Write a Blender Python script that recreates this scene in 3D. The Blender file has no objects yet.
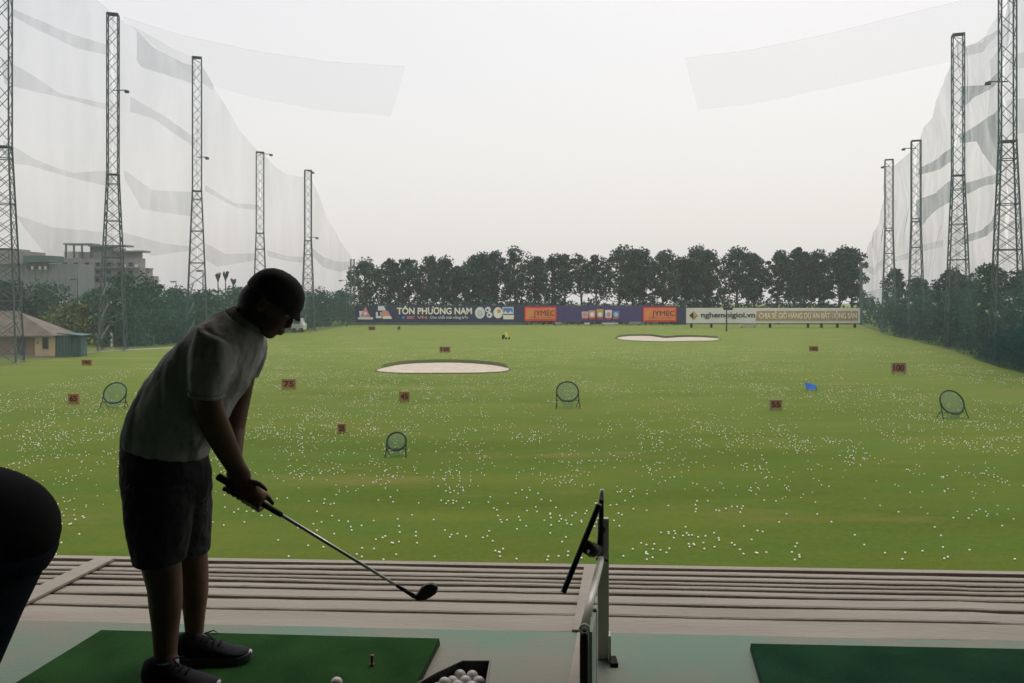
import bpy, bmesh, math, random
import numpy as np
from mathutils import Vector, Matrix, noise
R = math.radians
F, CX, HY, CZ = 800.0, 512.0, 295.0, 5.2          # focal in px, centre column, horizon row, eye height above the lawn
ZF = 3.79                                          # upper-tier bay floor
rnd = random.Random(7)
scene = bpy.context.scene
COL = scene.collection

def G(px, py, z=0.0):                              # point of the plane z seen at a pixel
    Y = F*(CZ-z)/(py-HY)
    return Vector(((px-CX)*Y/F, Y, z))
def P(px, py, Y):
    return Vector(((px-CX)*Y/F, Y, CZ-(py-HY)*Y/F))

# ------------------------------------------------------------------ materials
BD = {'grey_shirt': .07, 'dark_shorts': .05}
DT = {'grey_shirt': 1.5, 'dark_shorts': 2}
def mat(name, col, rough=0.7, col2=None, scale=4.0, detail=4.0, bump=0.0, bscale=None, metal=0.0, lo=.35, hi=.65,
        spec=0.3, sc3=None, island=0.0, coat=0.0):
    m = bpy.data.materials.new(name); m.use_nodes = True
    nt = m.node_tree; b = nt.nodes['Principled BSDF']
    b.inputs['Roughness'].default_value = rough; b.inputs['Metallic'].default_value = metal
    b.inputs['Specular IOR Level'].default_value = spec
    b.inputs['Coat Weight'].default_value = coat
    b.inputs['Base Color'].default_value = (*col, 1)
    tc = nt.nodes.new('ShaderNodeTexCoord'); mp = nt.nodes.new('ShaderNodeMapping')
    nt.links.new(tc.outputs['Object'], mp.inputs['Vector'])
    if sc3: mp.inputs['Scale'].default_value = sc3
    out = None
    if col2 is not None:
        n = nt.nodes.new('ShaderNodeTexNoise'); n.inputs['Scale'].default_value = scale; n.inputs['Detail'].default_value = detail
        nt.links.new(mp.outputs[0], n.inputs['Vector'])
        mr = nt.nodes.new('ShaderNodeMapRange'); mr.inputs[1].default_value = lo; mr.inputs[2].default_value = hi
        nt.links.new(n.outputs['Fac'], mr.inputs[0])
        mx = nt.nodes.new('ShaderNodeMix'); mx.data_type = 'RGBA'
        mx.inputs[6].default_value = (*col, 1); mx.inputs[7].default_value = (*col2, 1)
        nt.links.new(mr.outputs[0], mx.inputs[0]); out = mx.outputs[2]
        nt.links.new(out, b.inputs['Base Color'])
    if island and out is not None:
        ge = nt.nodes.new('ShaderNodeNewGeometry'); mm = nt.nodes.new('ShaderNodeMapRange')
        mm.inputs[3].default_value = 1-island; mm.inputs[4].default_value = 1+island
        nt.links.new(ge.outputs['Random Per Island'], mm.inputs[0])
        hs = nt.nodes.new('ShaderNodeHueSaturation'); nt.links.new(mm.outputs[0], hs.inputs['Value'])
        nt.links.new(out, hs.inputs['Color']); nt.links.new(hs.outputs[0], b.inputs['Base Color'])
    if bump:
        n2 = nt.nodes.new('ShaderNodeTexNoise'); n2.inputs['Scale'].default_value = bscale or scale*4; n2.inputs['Detail'].default_value = DT.get(name, 5)
        nt.links.new(mp.outputs[0], n2.inputs['Vector'])
        bp = nt.nodes.new('ShaderNodeBump'); bp.inputs['Strength'].default_value = bump; bp.inputs['Distance'].default_value = BD.get(name, .02)
        nt.links.new(n2.outputs['Fac'], bp.inputs['Height']); nt.links.new(bp.outputs[0], b.inputs['Normal'])
    return m

def netmat(name, col, fac, var=.4, scale=.25):
    m = bpy.data.materials.new(name); m.use_nodes = True; nt = m.node_tree; nt.nodes.clear()
    o = nt.nodes.new('ShaderNodeOutputMaterial'); mx = nt.nodes.new('ShaderNodeMixShader')
    t = nt.nodes.new('ShaderNodeBsdfTransparent'); d = nt.nodes.new('ShaderNodeBsdfDiffuse'); tr = nt.nodes.new('ShaderNodeBsdfTranslucent')
    d.inputs[0].default_value = (*col, 1); tr.inputs[0].default_value = (*col, 1)
    a = nt.nodes.new('ShaderNodeMixShader'); a.inputs[0].default_value = .5
    nt.links.new(d.outputs[0], a.inputs[1]); nt.links.new(tr.outputs[0], a.inputs[2])
    tc = nt.nodes.new('ShaderNodeTexCoord'); mp = nt.nodes.new('ShaderNodeMapping'); mp.inputs['Scale'].default_value = (1, 1, .35)
    n = nt.nodes.new('ShaderNodeTexNoise'); n.inputs['Scale'].default_value = scale; n.inputs['Detail'].default_value = 5
    nt.links.new(tc.outputs['Object'], mp.inputs[0]); nt.links.new(mp.outputs[0], n.inputs['Vector'])
    mr = nt.nodes.new('ShaderNodeMapRange'); mr.inputs[1].default_value = .3; mr.inputs[2].default_value = .7
    mr.inputs[3].default_value = fac*(1-var); mr.inputs[4].default_value = fac*(1+var)
    nt.links.new(n.outputs['Fac'], mr.inputs[0]); nt.links.new(mr.outputs[0], mx.inputs[0])
    nt.links.new(t.outputs[0], mx.inputs[1]); nt.links.new(a.outputs[0], mx.inputs[2]); nt.links.new(mx.outputs[0], o.inputs[0])
    return m

M = {}
M['steel'] = mat('tower_steel', (.06, .085, .09), .6, (.10, .12, .12), 1.5, metal=.2)
M['steel_pale'] = mat('pale_steel', (.25, .29, .29), .6, (.17, .2, .2), 2)
M['net'] = netmat('green_net', (.16, .20, .205), .145)
M['net_r'] = netmat('green_net_bunched', (.13, .17, .175), .26, .4, .45)
M['net_band'] = netmat('doubled_net', (.13, .185, .185), .19, .3, .5)
M['net_dark'] = netmat('bunched_net', (.09, .17, .17), .46, .35, .6)
M['net_low'] = netmat('dense_low_net', (.07, .19, .155), .21, .35, .3)
M['net_cloth'] = netmat('teal_shade_cloth', (.012, .085, .085), .50, .3, .4)
M['net_white'] = netmat('overhead_net', (.26, .29, .30), .075, .12, .1)
M['leaf'] = mat('leaf_dark', (.008, .034, .026), .75, (.022, .062, .042), .35, island=.45, spec=.15)
M['leaf2'] = mat('leaf_olive', (.016, .048, .028), .75, (.036, .080, .042), .35, island=.45, spec=.15)
M['leaf3'] = mat('leaf_yellow', (.09, .13, .03), .7, (.14, .17, .04), .5, island=.4, spec=.15)
M['leaf4'] = mat('leaf_mid', (.020, .066, .036), .75, (.044, .108, .056), .35, island=.45, spec=.15)
M['bark'] = mat('bark', (.05, .045, .038), .9, (.10, .09, .08), 2, bump=.4)
M['floor'] = mat('painted_floor', (.125, .222, .160), .55, (.205, .205, .160), 1.7, 11, bump=.12, bscale=60, lo=.44, hi=.60)
M['mat'] = mat('mat_turf', (.018, .080, .016), .95, (.038, .128, .032), 4, 12, bump=.9, bscale=320, spec=.1)
M['mat2'] = mat('mat_turf_blue', (.008, .062, .026), .95, (.020, .10, .044), 4, 12, bump=.9, bscale=320, spec=.1)
M['rubber'] = mat('black_rubber', (.012, .012, .013), .7)
M['board'] = mat('weathered_board', (.30, .266, .225), .8, (.38, .345, .30), 2.2, 8, bump=.25, bscale=30, sc3=(.5, 3, 3), lo=.3, hi=.7)
M['under'] = mat('dark_joist', (.02, .018, .016), .9)
M['concrete'] = mat('concrete', (.33, .33, .32), .85, (.25, .25, .245), .6, 6)
M['wall_grey'] = mat('grey_sheet_wall', (.17, .185, .20), .8, (.22, .235, .25), .15)
M['wall_pale'] = mat('pale_plaster', (.30, .28, .27), .85, (.22, .21, .21), .3)
M['glass_dark'] = mat('dark_window', (.02, .025, .03), .2, spec=.5)
M['roof_tile'] = mat('tan_roof', (.21, .18, .145), .85, (.14, .12, .10), .9, 7, bump=.4, bscale=6)
M['cream'] = mat('cream_wall', (.62, .47, .27), .8, (.53, .41, .25), .8)
M['pinkw'] = mat('brown_wall', (.33, .24, .18), .85, (.26, .19, .15), .8)
M['tealw'] = mat('teal_sheet', (.07, .12, .115), .7, (.09, .145, .135), .7)
M['navy'] = mat('navy_vinyl', (.022, .03, .075), .6, (.03, .038, .09), .3)
M['purple'] = mat('purple_vinyl', (.055, .035, .15), .6, (.065, .045, .17), .3)
M['orange'] = mat('orange_panel', (.80, .20, .055), .6, (.86, .26, .08), .6)
M['red'] = mat('red_frame', (.70, .035, .02), .6)
M['white'] = mat('white_vinyl', (.72, .71, .66), .6, (.64, .63, .59), .4)
M['tan'] = mat('tan_vinyl', (.42, .30, .15), .6, (.46, .33, .17), .4)
M['ink'] = mat('dark_ink', (.03, .03, .03), .7)
M['cream_ink'] = mat('cream_ink', (.86, .84, .68), .7)
M['white_ink'] = mat('white_ink', (.74, .76, .78), .7)
M['blue_ink'] = mat('blue_ink', (.10, .22, .50), .7)
M['pink_ink'] = mat('salmon_ink', (.70, .30, .26), .7)
M['gold_ink'] = mat('gold_ink', (.55, .38, .08), .7)
M['sign'] = mat('sign_orange', (.34, .19, .065), .7, (.27, .15, .055), 3)
M['sign_pale'] = mat('sign_frame', (.26, .23, .14), .7)
M['digit'] = mat('digit_dark_red', (.05, .012, .005), .7)
M['digit_black'] = mat('digit_dark', (.02, .018, .01), .7)
M['hoop'] = mat('green_black_tube', (.008, .022, .016), .5)
M['targetnet'] = netmat('target_mesh', (.13, .25, .22), .36, .2, 8)
M['sand'] = mat('bunker_sand', (.45, .395, .325), .95, (.36, .31, .25), 1.6, 8, bump=.4, bscale=8)
M['lip'] = mat('worn_lip', (.075, .075, .03), .95, (.05, .085, .02), 1.5, 6)
M['ball'] = mat('golf_ball', (.80, .80, .70), .35, (.58, .57, .46), 1.5, spec=.4, island=.22)
M['ball_old'] = mat('worn_golf_ball', (.66, .64, .60), .4, (.5, .48, .45), 60, spec=.5)
M['skin'] = mat('skin', (.125, .062, .038), .5, (.095, .047, .03), 12, bump=.1, bscale=150)
M['shirt'] = mat('grey_shirt', (.33, .33, .335), .9, (.26, .26, .265), 5, bump=.8, bscale=8, sc3=(1.5, 1, .4))
M['shorts'] = mat('dark_shorts', (.016, .016, .018), .9, (.024, .024, .028), 8, bump=.3, bscale=25)
M['cap'] = mat('dark_cap', (.013, .013, .016), .85, (.02, .02, .024), 30, bump=.2, bscale=200)
M['hair'] = mat('black_hair', (.009, .008, .008), .6)
M['shoe'] = mat('navy_knit_shoe', (.004, .006, .011), .8, (.007, .010, .016), 60, bump=.3, bscale=300)
M['sole'] = mat('grey_sole', (.07, .07, .07), .7)
M['toe'] = mat('pale_toe', (.6, .6, .58), .6)
M['sock'] = mat('grey_sock', (.22, .22, .23), .9)
M['eye'] = mat('eye', (.6, .58, .55), .2)
M['grip'] = mat('grip_rubber', (.012, .012, .012), .75, bump=.3, bscale=200)
M['chrome'] = mat('club_steel', (.42, .42, .42), .28, metal=.9)
M['clubhead'] = mat('club_head_dark', (.035, .035, .035), .4, metal=.7)
M['bagblack'] = mat('bag_black', (.003, .003, .0035), .85, (.005, .005, .006), 20, spec=.1, bump=.1, bscale=120)
M['bagnavy'] = mat('bag_navy', (.003, .006, .013), .85, (.004, .008, .018), 20, spec=.1, bump=.1, bscale=120)
M['tube'] = mat('brushed_tube', (.80, .79, .72), .4, (.65, .64, .58), 6, metal=.2)
M['post'] = mat('grey_post', (.72, .71, .62), .6, (.60, .60, .53), 6)
M['panelg'] = mat('pale_green_panel', (.50, .60, .52), .5, (.44, .54, .47), 4)
M['plastic'] = mat('black_plastic', (.01, .011, .01), .45)
M['rimgrey'] = mat('grey_rim', (.20, .20, .19), .5)
M['tee'] = mat('orange_tee', (.22, .07, .03), .6)
M['blue'] = mat('blue_sheet', (.015, .10, .45), .6, (.02, .13, .52), 3)
M['yellow'] = mat('yellow_jacket', (.75, .68, .10), .8)
M['darkcloth'] = mat('dark_cloth', (.03, .03, .02), .9)
M['ceiling'] = mat('ceiling', (.22, .22, .21), .9, (.17, .17, .165), 1)
M['wallbay'] = mat('bay_wall', (.20, .20, .19), .9, (.16, .16, .15), 1)

def grass_mat():
    m = bpy.data.materials.new('lawn_grass'); m.use_nodes = True; nt = m.node_tree; b = nt.nodes['Principled BSDF']
    b.inputs['Roughness'].default_value = .95; b.inputs['Specular IOR Level'].default_value = .0; b.inputs['Sheen Weight'].default_value = .12; b.inputs['Sheen Roughness'].default_value = .6; b.inputs['Sheen Tint'].default_value = (.85, 1, .30, 1)
    tc = nt.nodes.new('ShaderNodeTexCoord')
    def nz(scale, sc, det=5, rough=.6):
        mp = nt.nodes.new('ShaderNodeMapping'); mp.inputs['Scale'].default_value = sc
        nt.links.new(tc.outputs['Object'], mp.inputs[0])
        n = nt.nodes.new('ShaderNodeTexNoise'); n.inputs['Scale'].default_value = scale; n.inputs['Detail'].default_value = det
        n.inputs['Roughness'].default_value = rough
        nt.links.new(mp.outputs[0], n.inputs['Vector']); return n.outputs['Fac']
    def ramp(v, a, c, o0=0., o1=1.):
        r = nt.nodes.new('ShaderNodeMapRange'); r.inputs[1].default_value = a; r.inputs[2].default_value = c
        r.inputs[3].default_value = o0; r.inputs[4].default_value = o1
        nt.links.new(v, r.inputs[0]); return r.outputs[0]
    def mix(f, a, c):
        x = nt.nodes.new('ShaderNodeMix'); x.data_type = 'RGBA'; nt.links.new(f, x.inputs[0])
        for i, v in ((6, a), (7, c)):
            if isinstance(v, tuple): x.inputs[i].default_value = (*v, 1)
            else: nt.links.new(v, x.inputs[i])
        return x.outputs[2]
    c = mix(ramp(nz(.13, (.35, 1.6, 1), 6), .40, .60), (.030, .060, .005), (.066, .092, .013))     # mown drifts across the range
    c = mix(ramp(nz(.40, (.5, 1.3, 1), 7), .47, .64, 0, .75), c, (.028, .078, .012))                # greener tufts
    c = mix(ramp(nz(.20, (.6, 1.5, 1), 6, .7), .56, .70, 0, .60), c, (.150, .100, .045))             # dry brown patches
    c = mix(ramp(nz(5, (1, 1, 1), 8, .9), .42, .66, 0, .42), c, (.125, .15, .03))                   # blade speckle
    c = mix(ramp(nz(26, (1, 1, 1), 4, .9), .48, .66, 0, .55), c, (.022, .040, .006))
    # paler turf tone blended in further down the range, with a ragged start
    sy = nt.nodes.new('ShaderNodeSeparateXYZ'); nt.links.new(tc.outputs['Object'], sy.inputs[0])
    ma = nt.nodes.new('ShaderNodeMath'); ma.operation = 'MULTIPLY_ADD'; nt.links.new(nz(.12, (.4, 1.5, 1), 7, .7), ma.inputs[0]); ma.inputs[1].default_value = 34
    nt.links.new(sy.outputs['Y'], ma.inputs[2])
    lighter = mix(ramp(nz(.5, (.35, 1.4, 1), 7, .75), .40, .62), (.105, .150, .034), (.175, .205, .070))
    c = mix(ramp(ma.outputs[0], 42, 92, 0, .80), c, lighter)
    nt.links.new(c, b.inputs['Base Color'])
    bp = nt.nodes.new('ShaderNodeBump'); bp.inputs['Strength'].default_value = .5; bp.inputs['Distance'].default_value = .03
    nt.links.new(nz(22, (1, 1, 1), 4, .8), bp.inputs['Height']); nt.links.new(bp.outputs[0], b.inputs['Normal'])
    return m
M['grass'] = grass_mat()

# ------------------------------------------------------------------ mesh helpers
def link(o, parent=None):
    COL.objects.link(o)
    if parent is not None: o.parent = parent
    return o
def tag(o, label=None, cat=None, group=None, kind=None):
    if label: o['label'] = label
    if cat: o['category'] = cat
    if group: o['group'] = group
    if kind: o['kind'] = kind
    return o
def thing(name, label, cat, loc=(0, 0, 0), group=None):
    o = bpy.data.objects.new(name, None); o.empty_display_size = .2; o.location = loc; link(o)
    return tag(o, label, cat, group)

class MB:
    def __init__(s): s.v = []; s.f = []
    def add(s, vs, fs):
        n = len(s.v); s.v += [tuple(v) for v in vs]; s.f += [tuple(i+n for i in f) for f in fs]; return s
    def box(s, a, b):
        x0, y0, z0 = a; x1, y1, z1 = b
        return s.add([(x0,y0,z0),(x1,y0,z0),(x1,y1,z0),(x0,y1,z0),(x0,y0,z1),(x1,y0,z1),(x1,y1,z1),(x0,y1,z1)],
                     [(3,2,1,0),(4,5,6,7),(0,1,5,4),(1,2,6,5),(2,3,7,6),(3,0,4,7)])
    def bar(s, a, b, w, h=None, up=(0, 0, 1)):
        a, b = Vector(a), Vector(b); h = h or w; t = (b-a).normalized(); u = Vector(up)
        if abs(t.dot(u)) > .97: u = Vector((1, 0, 0))
        x = t.cross(u).normalized(); y = x.cross(t).normalized()
        vs = [c+x*(w/2*i)+y*(h/2*j) for c in (a, b) for i, j in ((-1,-1),(1,-1),(1,1),(-1,1))]
        return s.add(vs, [(3,2,1,0),(4,5,6,7),(0,1,5,4),(1,2,6,5),(2,3,7,6),(3,0,4,7)])
    def tube(s, pts, rads, n=10, cap=True):
        pts = [Vector(p) for p in pts]
        if not hasattr(rads, '__len__'): rads = [rads]*len(pts)
        vs = []; fs = []; prev = None
        for i, p in enumerate(pts):
            t = (pts[min(i+1, len(pts)-1)]-pts[max(i-1, 0)]).normalized()
            if prev is None:
                u = Vector((0, 0, 1)) if abs(t.z) < .9 else Vector((1, 0, 0))
                prev = (u-t*u.dot(t)).normalized()
            prev = (prev-t*prev.dot(t)).normalized(); w = t.cross(prev)
            for k in range(n):
                a = 2*math.pi*k/n; vs.append(p+(prev*math.cos(a)+w*math.sin(a))*rads[i])
        for i in range(len(pts)-1):
            for k in range(n):
                fs.append((i*n+k, i*n+(k+1) % n, (i+1)*n+(k+1) % n, (i+1)*n+k))
        if cap: fs.append(tuple(range(n-1, -1, -1))); fs.append(tuple((len(pts)-1)*n+k for k in range(n)))
        return s.add(vs, fs)
    def rings(s, rs, cap=True):
        n = len(rs[0]); vs = [v for r in rs for v in r]; fs = []
        for i in range(len(rs)-1):
            for k in range(n): fs.append((i*n+k, i*n+(k+1) % n, (i+1)*n+(k+1) % n, (i+1)*n+k))
        if cap: fs.append(tuple(range(n-1, -1, -1))); fs.append(tuple((len(rs)-1)*n+k for k in range(n)))
        return s.add(vs, fs)
    def ell(s, c, ax, n=16, m=10):                  # ax: three half-axis vectors
        c = Vector(c); ax = [Vector(a) for a in ax]; rs = []
        for i in range(1, m):
            th = math.pi*i/m
            rs.append([c+ax[2]*math.cos(th)+(ax[0]*math.cos(2*math.pi*k/n)+ax[1]*math.sin(2*math.pi*k/n))*math.sin(th) for k in range(n)])
        vs = [c+ax[2]]+[v for r in rs for v in r]+[c-ax[2]]; fs = []
        for k in range(n): fs.append((0, 1+(k+1) % n, 1+k))
        for i in range(m-2):
            for k in range(n):
                a = 1+i*n; b = a+n; fs.append((a+k, a+(k+1) % n, b+(k+1) % n, b+k))
        L = len(vs)-1; a = 1+(m-2)*n
        for k in range(n): fs.append((a+k, a+(k+1) % n, L))
        return s.add(vs, fs)
    def build(s, name, m, parent=None, smooth=False, bevel=0, fixn=True):
        me = bpy.data.meshes.new(name); me.from_pydata(s.v, [], s.f)
        if fixn:
            bm = bmesh.new(); bm.from_mesh(me); bmesh.ops.recalc_face_normals(bm, faces=bm.faces)
            bm.to_mesh(me); bm.free()
        if smooth: me.polygons.foreach_set('use_smooth', [True]*len(me.polygons))
        me.materials.append(M[m] if isinstance(m, str) else m)
        o = bpy.data.objects.new(name, me); link(o, parent)
        if bevel:
            b = o.modifiers.new('bevel', 'BEVEL'); b.width = bevel; b.segments = 2; b.limit_method = 'ANGLE'
        return o

def prism(pts, d, thick):                           # flat polygon pts extruded by vector d*thick
    n = len(pts); d = Vector(d)*thick; mb = MB()
    vs = [Vector(p) for p in pts]+[Vector(p)+d for p in pts]
    fs = [tuple(range(n)), tuple(range(2*n-1, n-1, -1))]+[(i, (i+1) % n, n+(i+1) % n, n+i) for i in range(n)]
    return mb.add(vs, fs)

_dg = None
def text(name, s, m, parent, loc, size_h, width=None, depth=.03, rotx=90, rotz=0, bold=.0):
    cu = bpy.data.curves.new('t', 'FONT'); cu.body = s; cu.align_x = 'LEFT'; cu.extrude = depth/2; cu.size = 1; cu.offset = bold
    o = bpy.data.objects.new('t', cu); COL.objects.link(o); bpy.context.view_layer.update()
    dg = bpy.context.evaluated_depsgraph_get()
    me = bpy.data.meshes.new_from_object(o.evaluated_get(dg)); bpy.data.objects.remove(o); bpy.data.curves.remove(cu)
    co = np.zeros(len(me.vertices)*3); me.vertices.foreach_get('co', co); co = co.reshape(-1, 3)
    # size_h = height of a capital letter
    x0, x1 = co[:, 0].min(), co[:, 0].max(); k = size_h/.70; kx = k if width is None else width/(x1-x0)
    co[:, 0] = (co[:, 0]-x0)*kx; co[:, 1] *= k
    c = co.copy(); c[:, 1] = co[:, 2]*-1; c[:, 2] = co[:, 1]     # upright, facing -Y
    me.vertices.foreach_set('co', c.ravel()); me.update(); me.name = name
    me.materials.clear(); me.materials.append(M[m])
    ob = bpy.data.objects.new(name, me); link(ob, parent); ob.location = loc; ob.rotation_euler = (0, 0, rotz)
    return ob

# ------------------------------------------------------------------ lawn and ground
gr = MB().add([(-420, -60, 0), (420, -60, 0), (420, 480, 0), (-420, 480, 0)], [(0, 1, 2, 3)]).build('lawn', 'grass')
tag(gr, kind='structure')
# pale path behind the left net
def strip(name, pts, w, z, m):
    mb = MB(); rs = []
    for p in pts: rs += [(p[0], p[1]-w/2, z), (p[0], p[1]+w/2, z)]
    n = len(pts); mb.add(rs, [(2*i, 2*i+1, 2*i+3, 2*i+2) for i in range(n-1)])
    return tag(mb.build(name, m), kind='structure')
strip('path', [(-62, 64), (-46, 67.5), (-39, 71.8), (-36, 76.5), (-32, 80)], 1.6, .004, 'concrete')

# bunkers: sand sheets lying in shallow grass lips
def bunker(name, label, outline, group=None):
    pts = [G(x, y, .02) for x, y in outline]
    root = thing(name, label, 'bunker', tuple(sum(pts, Vector())/len(pts)))
    c = Vector(root.location); n = len(pts)
    # smooth closed outline
    sm = []
    for i in range(n):
        p0, p1, p2, p3 = pts[i-1], pts[i], pts[(i+1) % n], pts[(i+2) % n]
        for k in range(5):
            t = k/5
            sm.append(.5*((2*p1)+(p2-p0)*t+(2*p0-5*p1+4*p2-p3)*t*t+(3*p1-p0-3*p2+p3)*t**3))
    rings = []
    for f, z in ((1, 0.02), (.85, .0), (.5, .03), (.15, .06)):
        rings.append([((p-c)*f).to_2d().to_3d()+Vector((0, 0, z+.004+rnd.uniform(-.01, .01)*(f < 1))) for p in sm])
    mb = MB(); mb.rings(rings, cap=False); L = len(mb.v); mb.v.append((0, 0, .07)); N = len(sm)
    mb.f += [(3*N+k, 3*N+(k+1) % N, L) for k in range(N)]
    mb.build('sand', 'sand', root, smooth=True)
    lip = MB(); out = [((p-c)*1.035).to_2d().to_3d() for p in sm]; mid = [((p-c)*1.012).to_2d().to_3d() for p in sm]
    inn = [((p-c)*.99).to_2d().to_3d() for p in sm]
    def hz(p, i): return (.26 if sm[i].y > c.y else .05)
    lip.rings([[p+Vector((0, 0, .0)) for p in out], [p+Vector((0, 0, hz(p, i))) for i, p in enumerate(mid)],
               [p+Vector((0, 0, .01)) for p in inn]], cap=False)
    lip.build('grass_lip', 'lip', root, smooth=True)
bunker('sand_bunker', 'long pale sand bunker across the middle of the lawn', [(377,371),(388,367),(405,364.3),(430,363),(460,363),(490,365),(508,368.5),(504,371.5),(480,373),(440,373.3),(400,373.2)])
bunker('sand_bunker', 'far narrow sand bunker with a notched middle, in front of the billboards',
       [(617,338),(628,336.3),(650,336.2),(666,338.2),(680,337.2),(700,337.3),(719,338.8),(712,340.8),(690,341.2),(664,341.6),(640,341),(622,339.8)])

# ------------------------------------------------------------------ golf balls on the lawn
def ico(sub):
    bm = bmesh.new(); bmesh.ops.create_icosphere(bm, subdivisions=sub, radius=1)
    v = np.array([x.co[:] for x in bm.verts]); f = [tuple(q.index for q in x.verts) for x in bm.faces]; bm.free(); return v, f
iv, iface = ico(1)
balls = []
tries = 0
while len(balls) < 9800 and tries < 600000:
    tries += 1
    Y = 15.6+115*rnd.random()**1.15; X = rnd.uniform(-.68, .68)*Y
    if X < -27 or X > 34+.28*(Y-57): continue
    dens = .50 if Y < 21 else 1.15 if Y < 28 else 2.2 if Y < 60 else 1.1 if Y < 80 else .22
    nn = noise.noise(Vector((X*.16, Y*.10, 3.3)))*.5+.5; n2 = noise.noise(Vector((X*.9, Y*.45, 9.1)))*.5+.5
    w = dens*max(0, (nn-.24)*1.9)*max(.05, (n2-.34)*2.8)
    if rnd.random() < w: balls.append((X, Y))
balls.sort(key=lambda b: b[0]**2+b[1]**2)
bm_me = bpy.data.meshes.new('golf_ball'); v2, f2 = ico(2)
bm_me.from_pydata([tuple(q) for q in v2*.0215], [], f2); bm_me.materials.append(M['ball']); bm_me.polygons.foreach_set('use_smooth', [True]*len(f2))
for X, Y in balls[:300]:
    o = bpy.data.objects.new('golf_ball', bm_me); o.location = (X, Y, .022); link(o)
    tag(o, 'white golf ball lying on the near lawn among the scattered balls', 'golf ball', 'golf balls scattered on the near lawn')
vs = []; fs = []
for i, (X, Y) in enumerate(balls[300:]):
    r = .0200+.00006*max(0, Y-25); vs += [(X+a*r, Y+b*r, r+c*r) for a, b, c in iv]; fs += [tuple(q+i*len(iv) for q in t) for t in iface]
mb = MB(); mb.v = vs; mb.f = fs
tag(mb.build('scattered_golf_balls', 'ball', smooth=True, fixn=False), 'thousands of white golf balls scattered far over the lawn', 'golf balls', kind='stuff')

# ------------------------------------------------------------------ distance signs
def sign(txt, px, py, pw, ph, label, pale=False, dig='digit'):
    base = G(px, py); Y = base.y; w = .9*pw*Y/F; h = .9*ph*Y/F
    t = thing('distance_sign', label, 'sign', tuple(base), 'distance signs on the lawn')
    leg = .22*h
    MB().box((-w/2, -.05, leg), (w/2, .02, leg+h)).build('board', 'sign', t, bevel=.01)
    fr = MB()
    for a, b in (((-w/2-.04, -.07, leg-.04), (-w/2-.001, .03, leg+h+.04)), ((w/2+.001, -.07, leg-.04), (w/2+.04, .03, leg+h+.04)),
                 ((-w/2, -.07, leg+h+.001), (w/2, .03, leg+h+.04)), ((-w/2, -.07, leg-.04), (w/2, .03, leg-.001))): fr.box(a, b)
    fr.build('frame', 'sign_pale' if pale else 'sign', t)
    for s in (-1, 1): MB().box((s*w*.42-.025, -.035, 0), (s*w*.42+.025, .005, leg-.041)).build('leg', 'steel', t)
    text('digits', txt, dig, t, (-w*.41, -.062, leg+h*.16), h*.68, w*.82, .02, bold=.03)
sign('75', 289, 389.5, 14, 9, 'wide orange sign reading 75 on the lawn just right of the golfer')
sign('45', 404.5, 402, 10, 9, 'small orange sign reading 45 on the lawn below the long bunker')
sign('25', 342, 433, 7, 8, 'narrow dull sign reading 25, the nearest of the signs, left of the near target net', False, 'digit_black')
sign('65', 74, 404, 10, 9, 'small brown sign reading 65 on the lawn beside the left target net')
sign('180', 87, 365.5, 10, 5, 'low dark sign reading 180 in front of the teal shed', False, 'digit_black')
sign('125', 445, 352.5, 11, 5, 'low dark sign reading 125 above the long bunker', False, 'digit_black')
sign('55', 775.5, 410, 12, 9, 'pale framed brown sign reading 55 in the right half of the lawn', True)
sign('100', 898.5, 374, 15, 10, 'pale framed wide sign reading 100 near the right net', True)
sign('150', 813.5, 351.5, 9, 4.5, 'small faint brown sign reading 150 below the white billboard', False, 'digit_black')
sign('200', 372, 330.5, 7, 3.5, 'tiny far dark sign at the foot of the navy banner', False, 'digit_black')
sign('5', 399, 330, 2.5, 3, 'tiny far dark marker right of the tiny sign below the navy banner', False, 'digit_black')

# ------------------------------------------------------------------ target nets (hoop on legs)
def target(px, ybase, w_px, h_px, label, yaw=0, lean=.35):
    b = G(px, ybase); Y = b.y; R0 = w_px*Y/F/2; H = h_px*Y/F
    t = thing('target_net', label, 'target net', tuple(b), 'chipping target nets on the lawn'); t.rotation_euler = (0, 0, R(yaw))
    rt = .032; hz = H-R0*.80*1; cz = H-R0*.86
    ring = []
    for k in range(33):
        a = 2*math.pi*k/32; ring.append(Vector((R0*math.cos(a), R0*lean*math.sin(a), cz+R0*.86*math.sin(a))))
    MB().tube(ring, rt, 8, cap=False).build('hoop', 'hoop', t, smooth=True)
    n = MB(); rs = []
    for f, d in ((.98, 0), (.8, -.07), (.5, -.14), (.2, -.17)):
        rs.append([Vector((p.x*f, p.y*f-d*1.2, cz+(p.z-cz)*f+d)) for p in ring[:32]])
    n.rings(rs, cap=False); n.build('net', 'targetnet', t, smooth=True)
    for s in (-1, 1):
        MB().tube([(s*R0*1.0, 0, cz), (s*R0*1.02, -.12, cz*.4), (s*R0*1.1, -.25, 0)], .022, 8).build('leg', 'hoop', t)
        MB().tube([(s*R0*1.01, 0, cz*.45), (s*R0*.88, .3, 0)], .016, 8).build('leg', 'hoop', t)
    zc = cz-R0*.80
    MB().tube([(-R0*1.02, 0, max(zc, .12)), (R0*1.02, 0, max(zc, .12))], .016, 8).build('crossbar', 'hoop', t)
    sk = MB(); sk.add([(-R0*.6, -.03, zc), (R0*.6, -.03, zc), (R0*.45, -.12, .03), (-R0*.45, -.12, .03)], [(0, 1, 2, 3)])
    sk.build('net_skirt', 'targetnet', t)
target(115, 408, 23, 25, 'round target net on legs left of the golfer', -2)
target(396.5, 456, 19, 23, 'smallest and nearest target net, thick dark hoop, in the middle of the near lawn', 0, .45)
target(567.5, 408, 22, 26, 'round target net with thin hoop in the centre of the lawn', 3)
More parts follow.
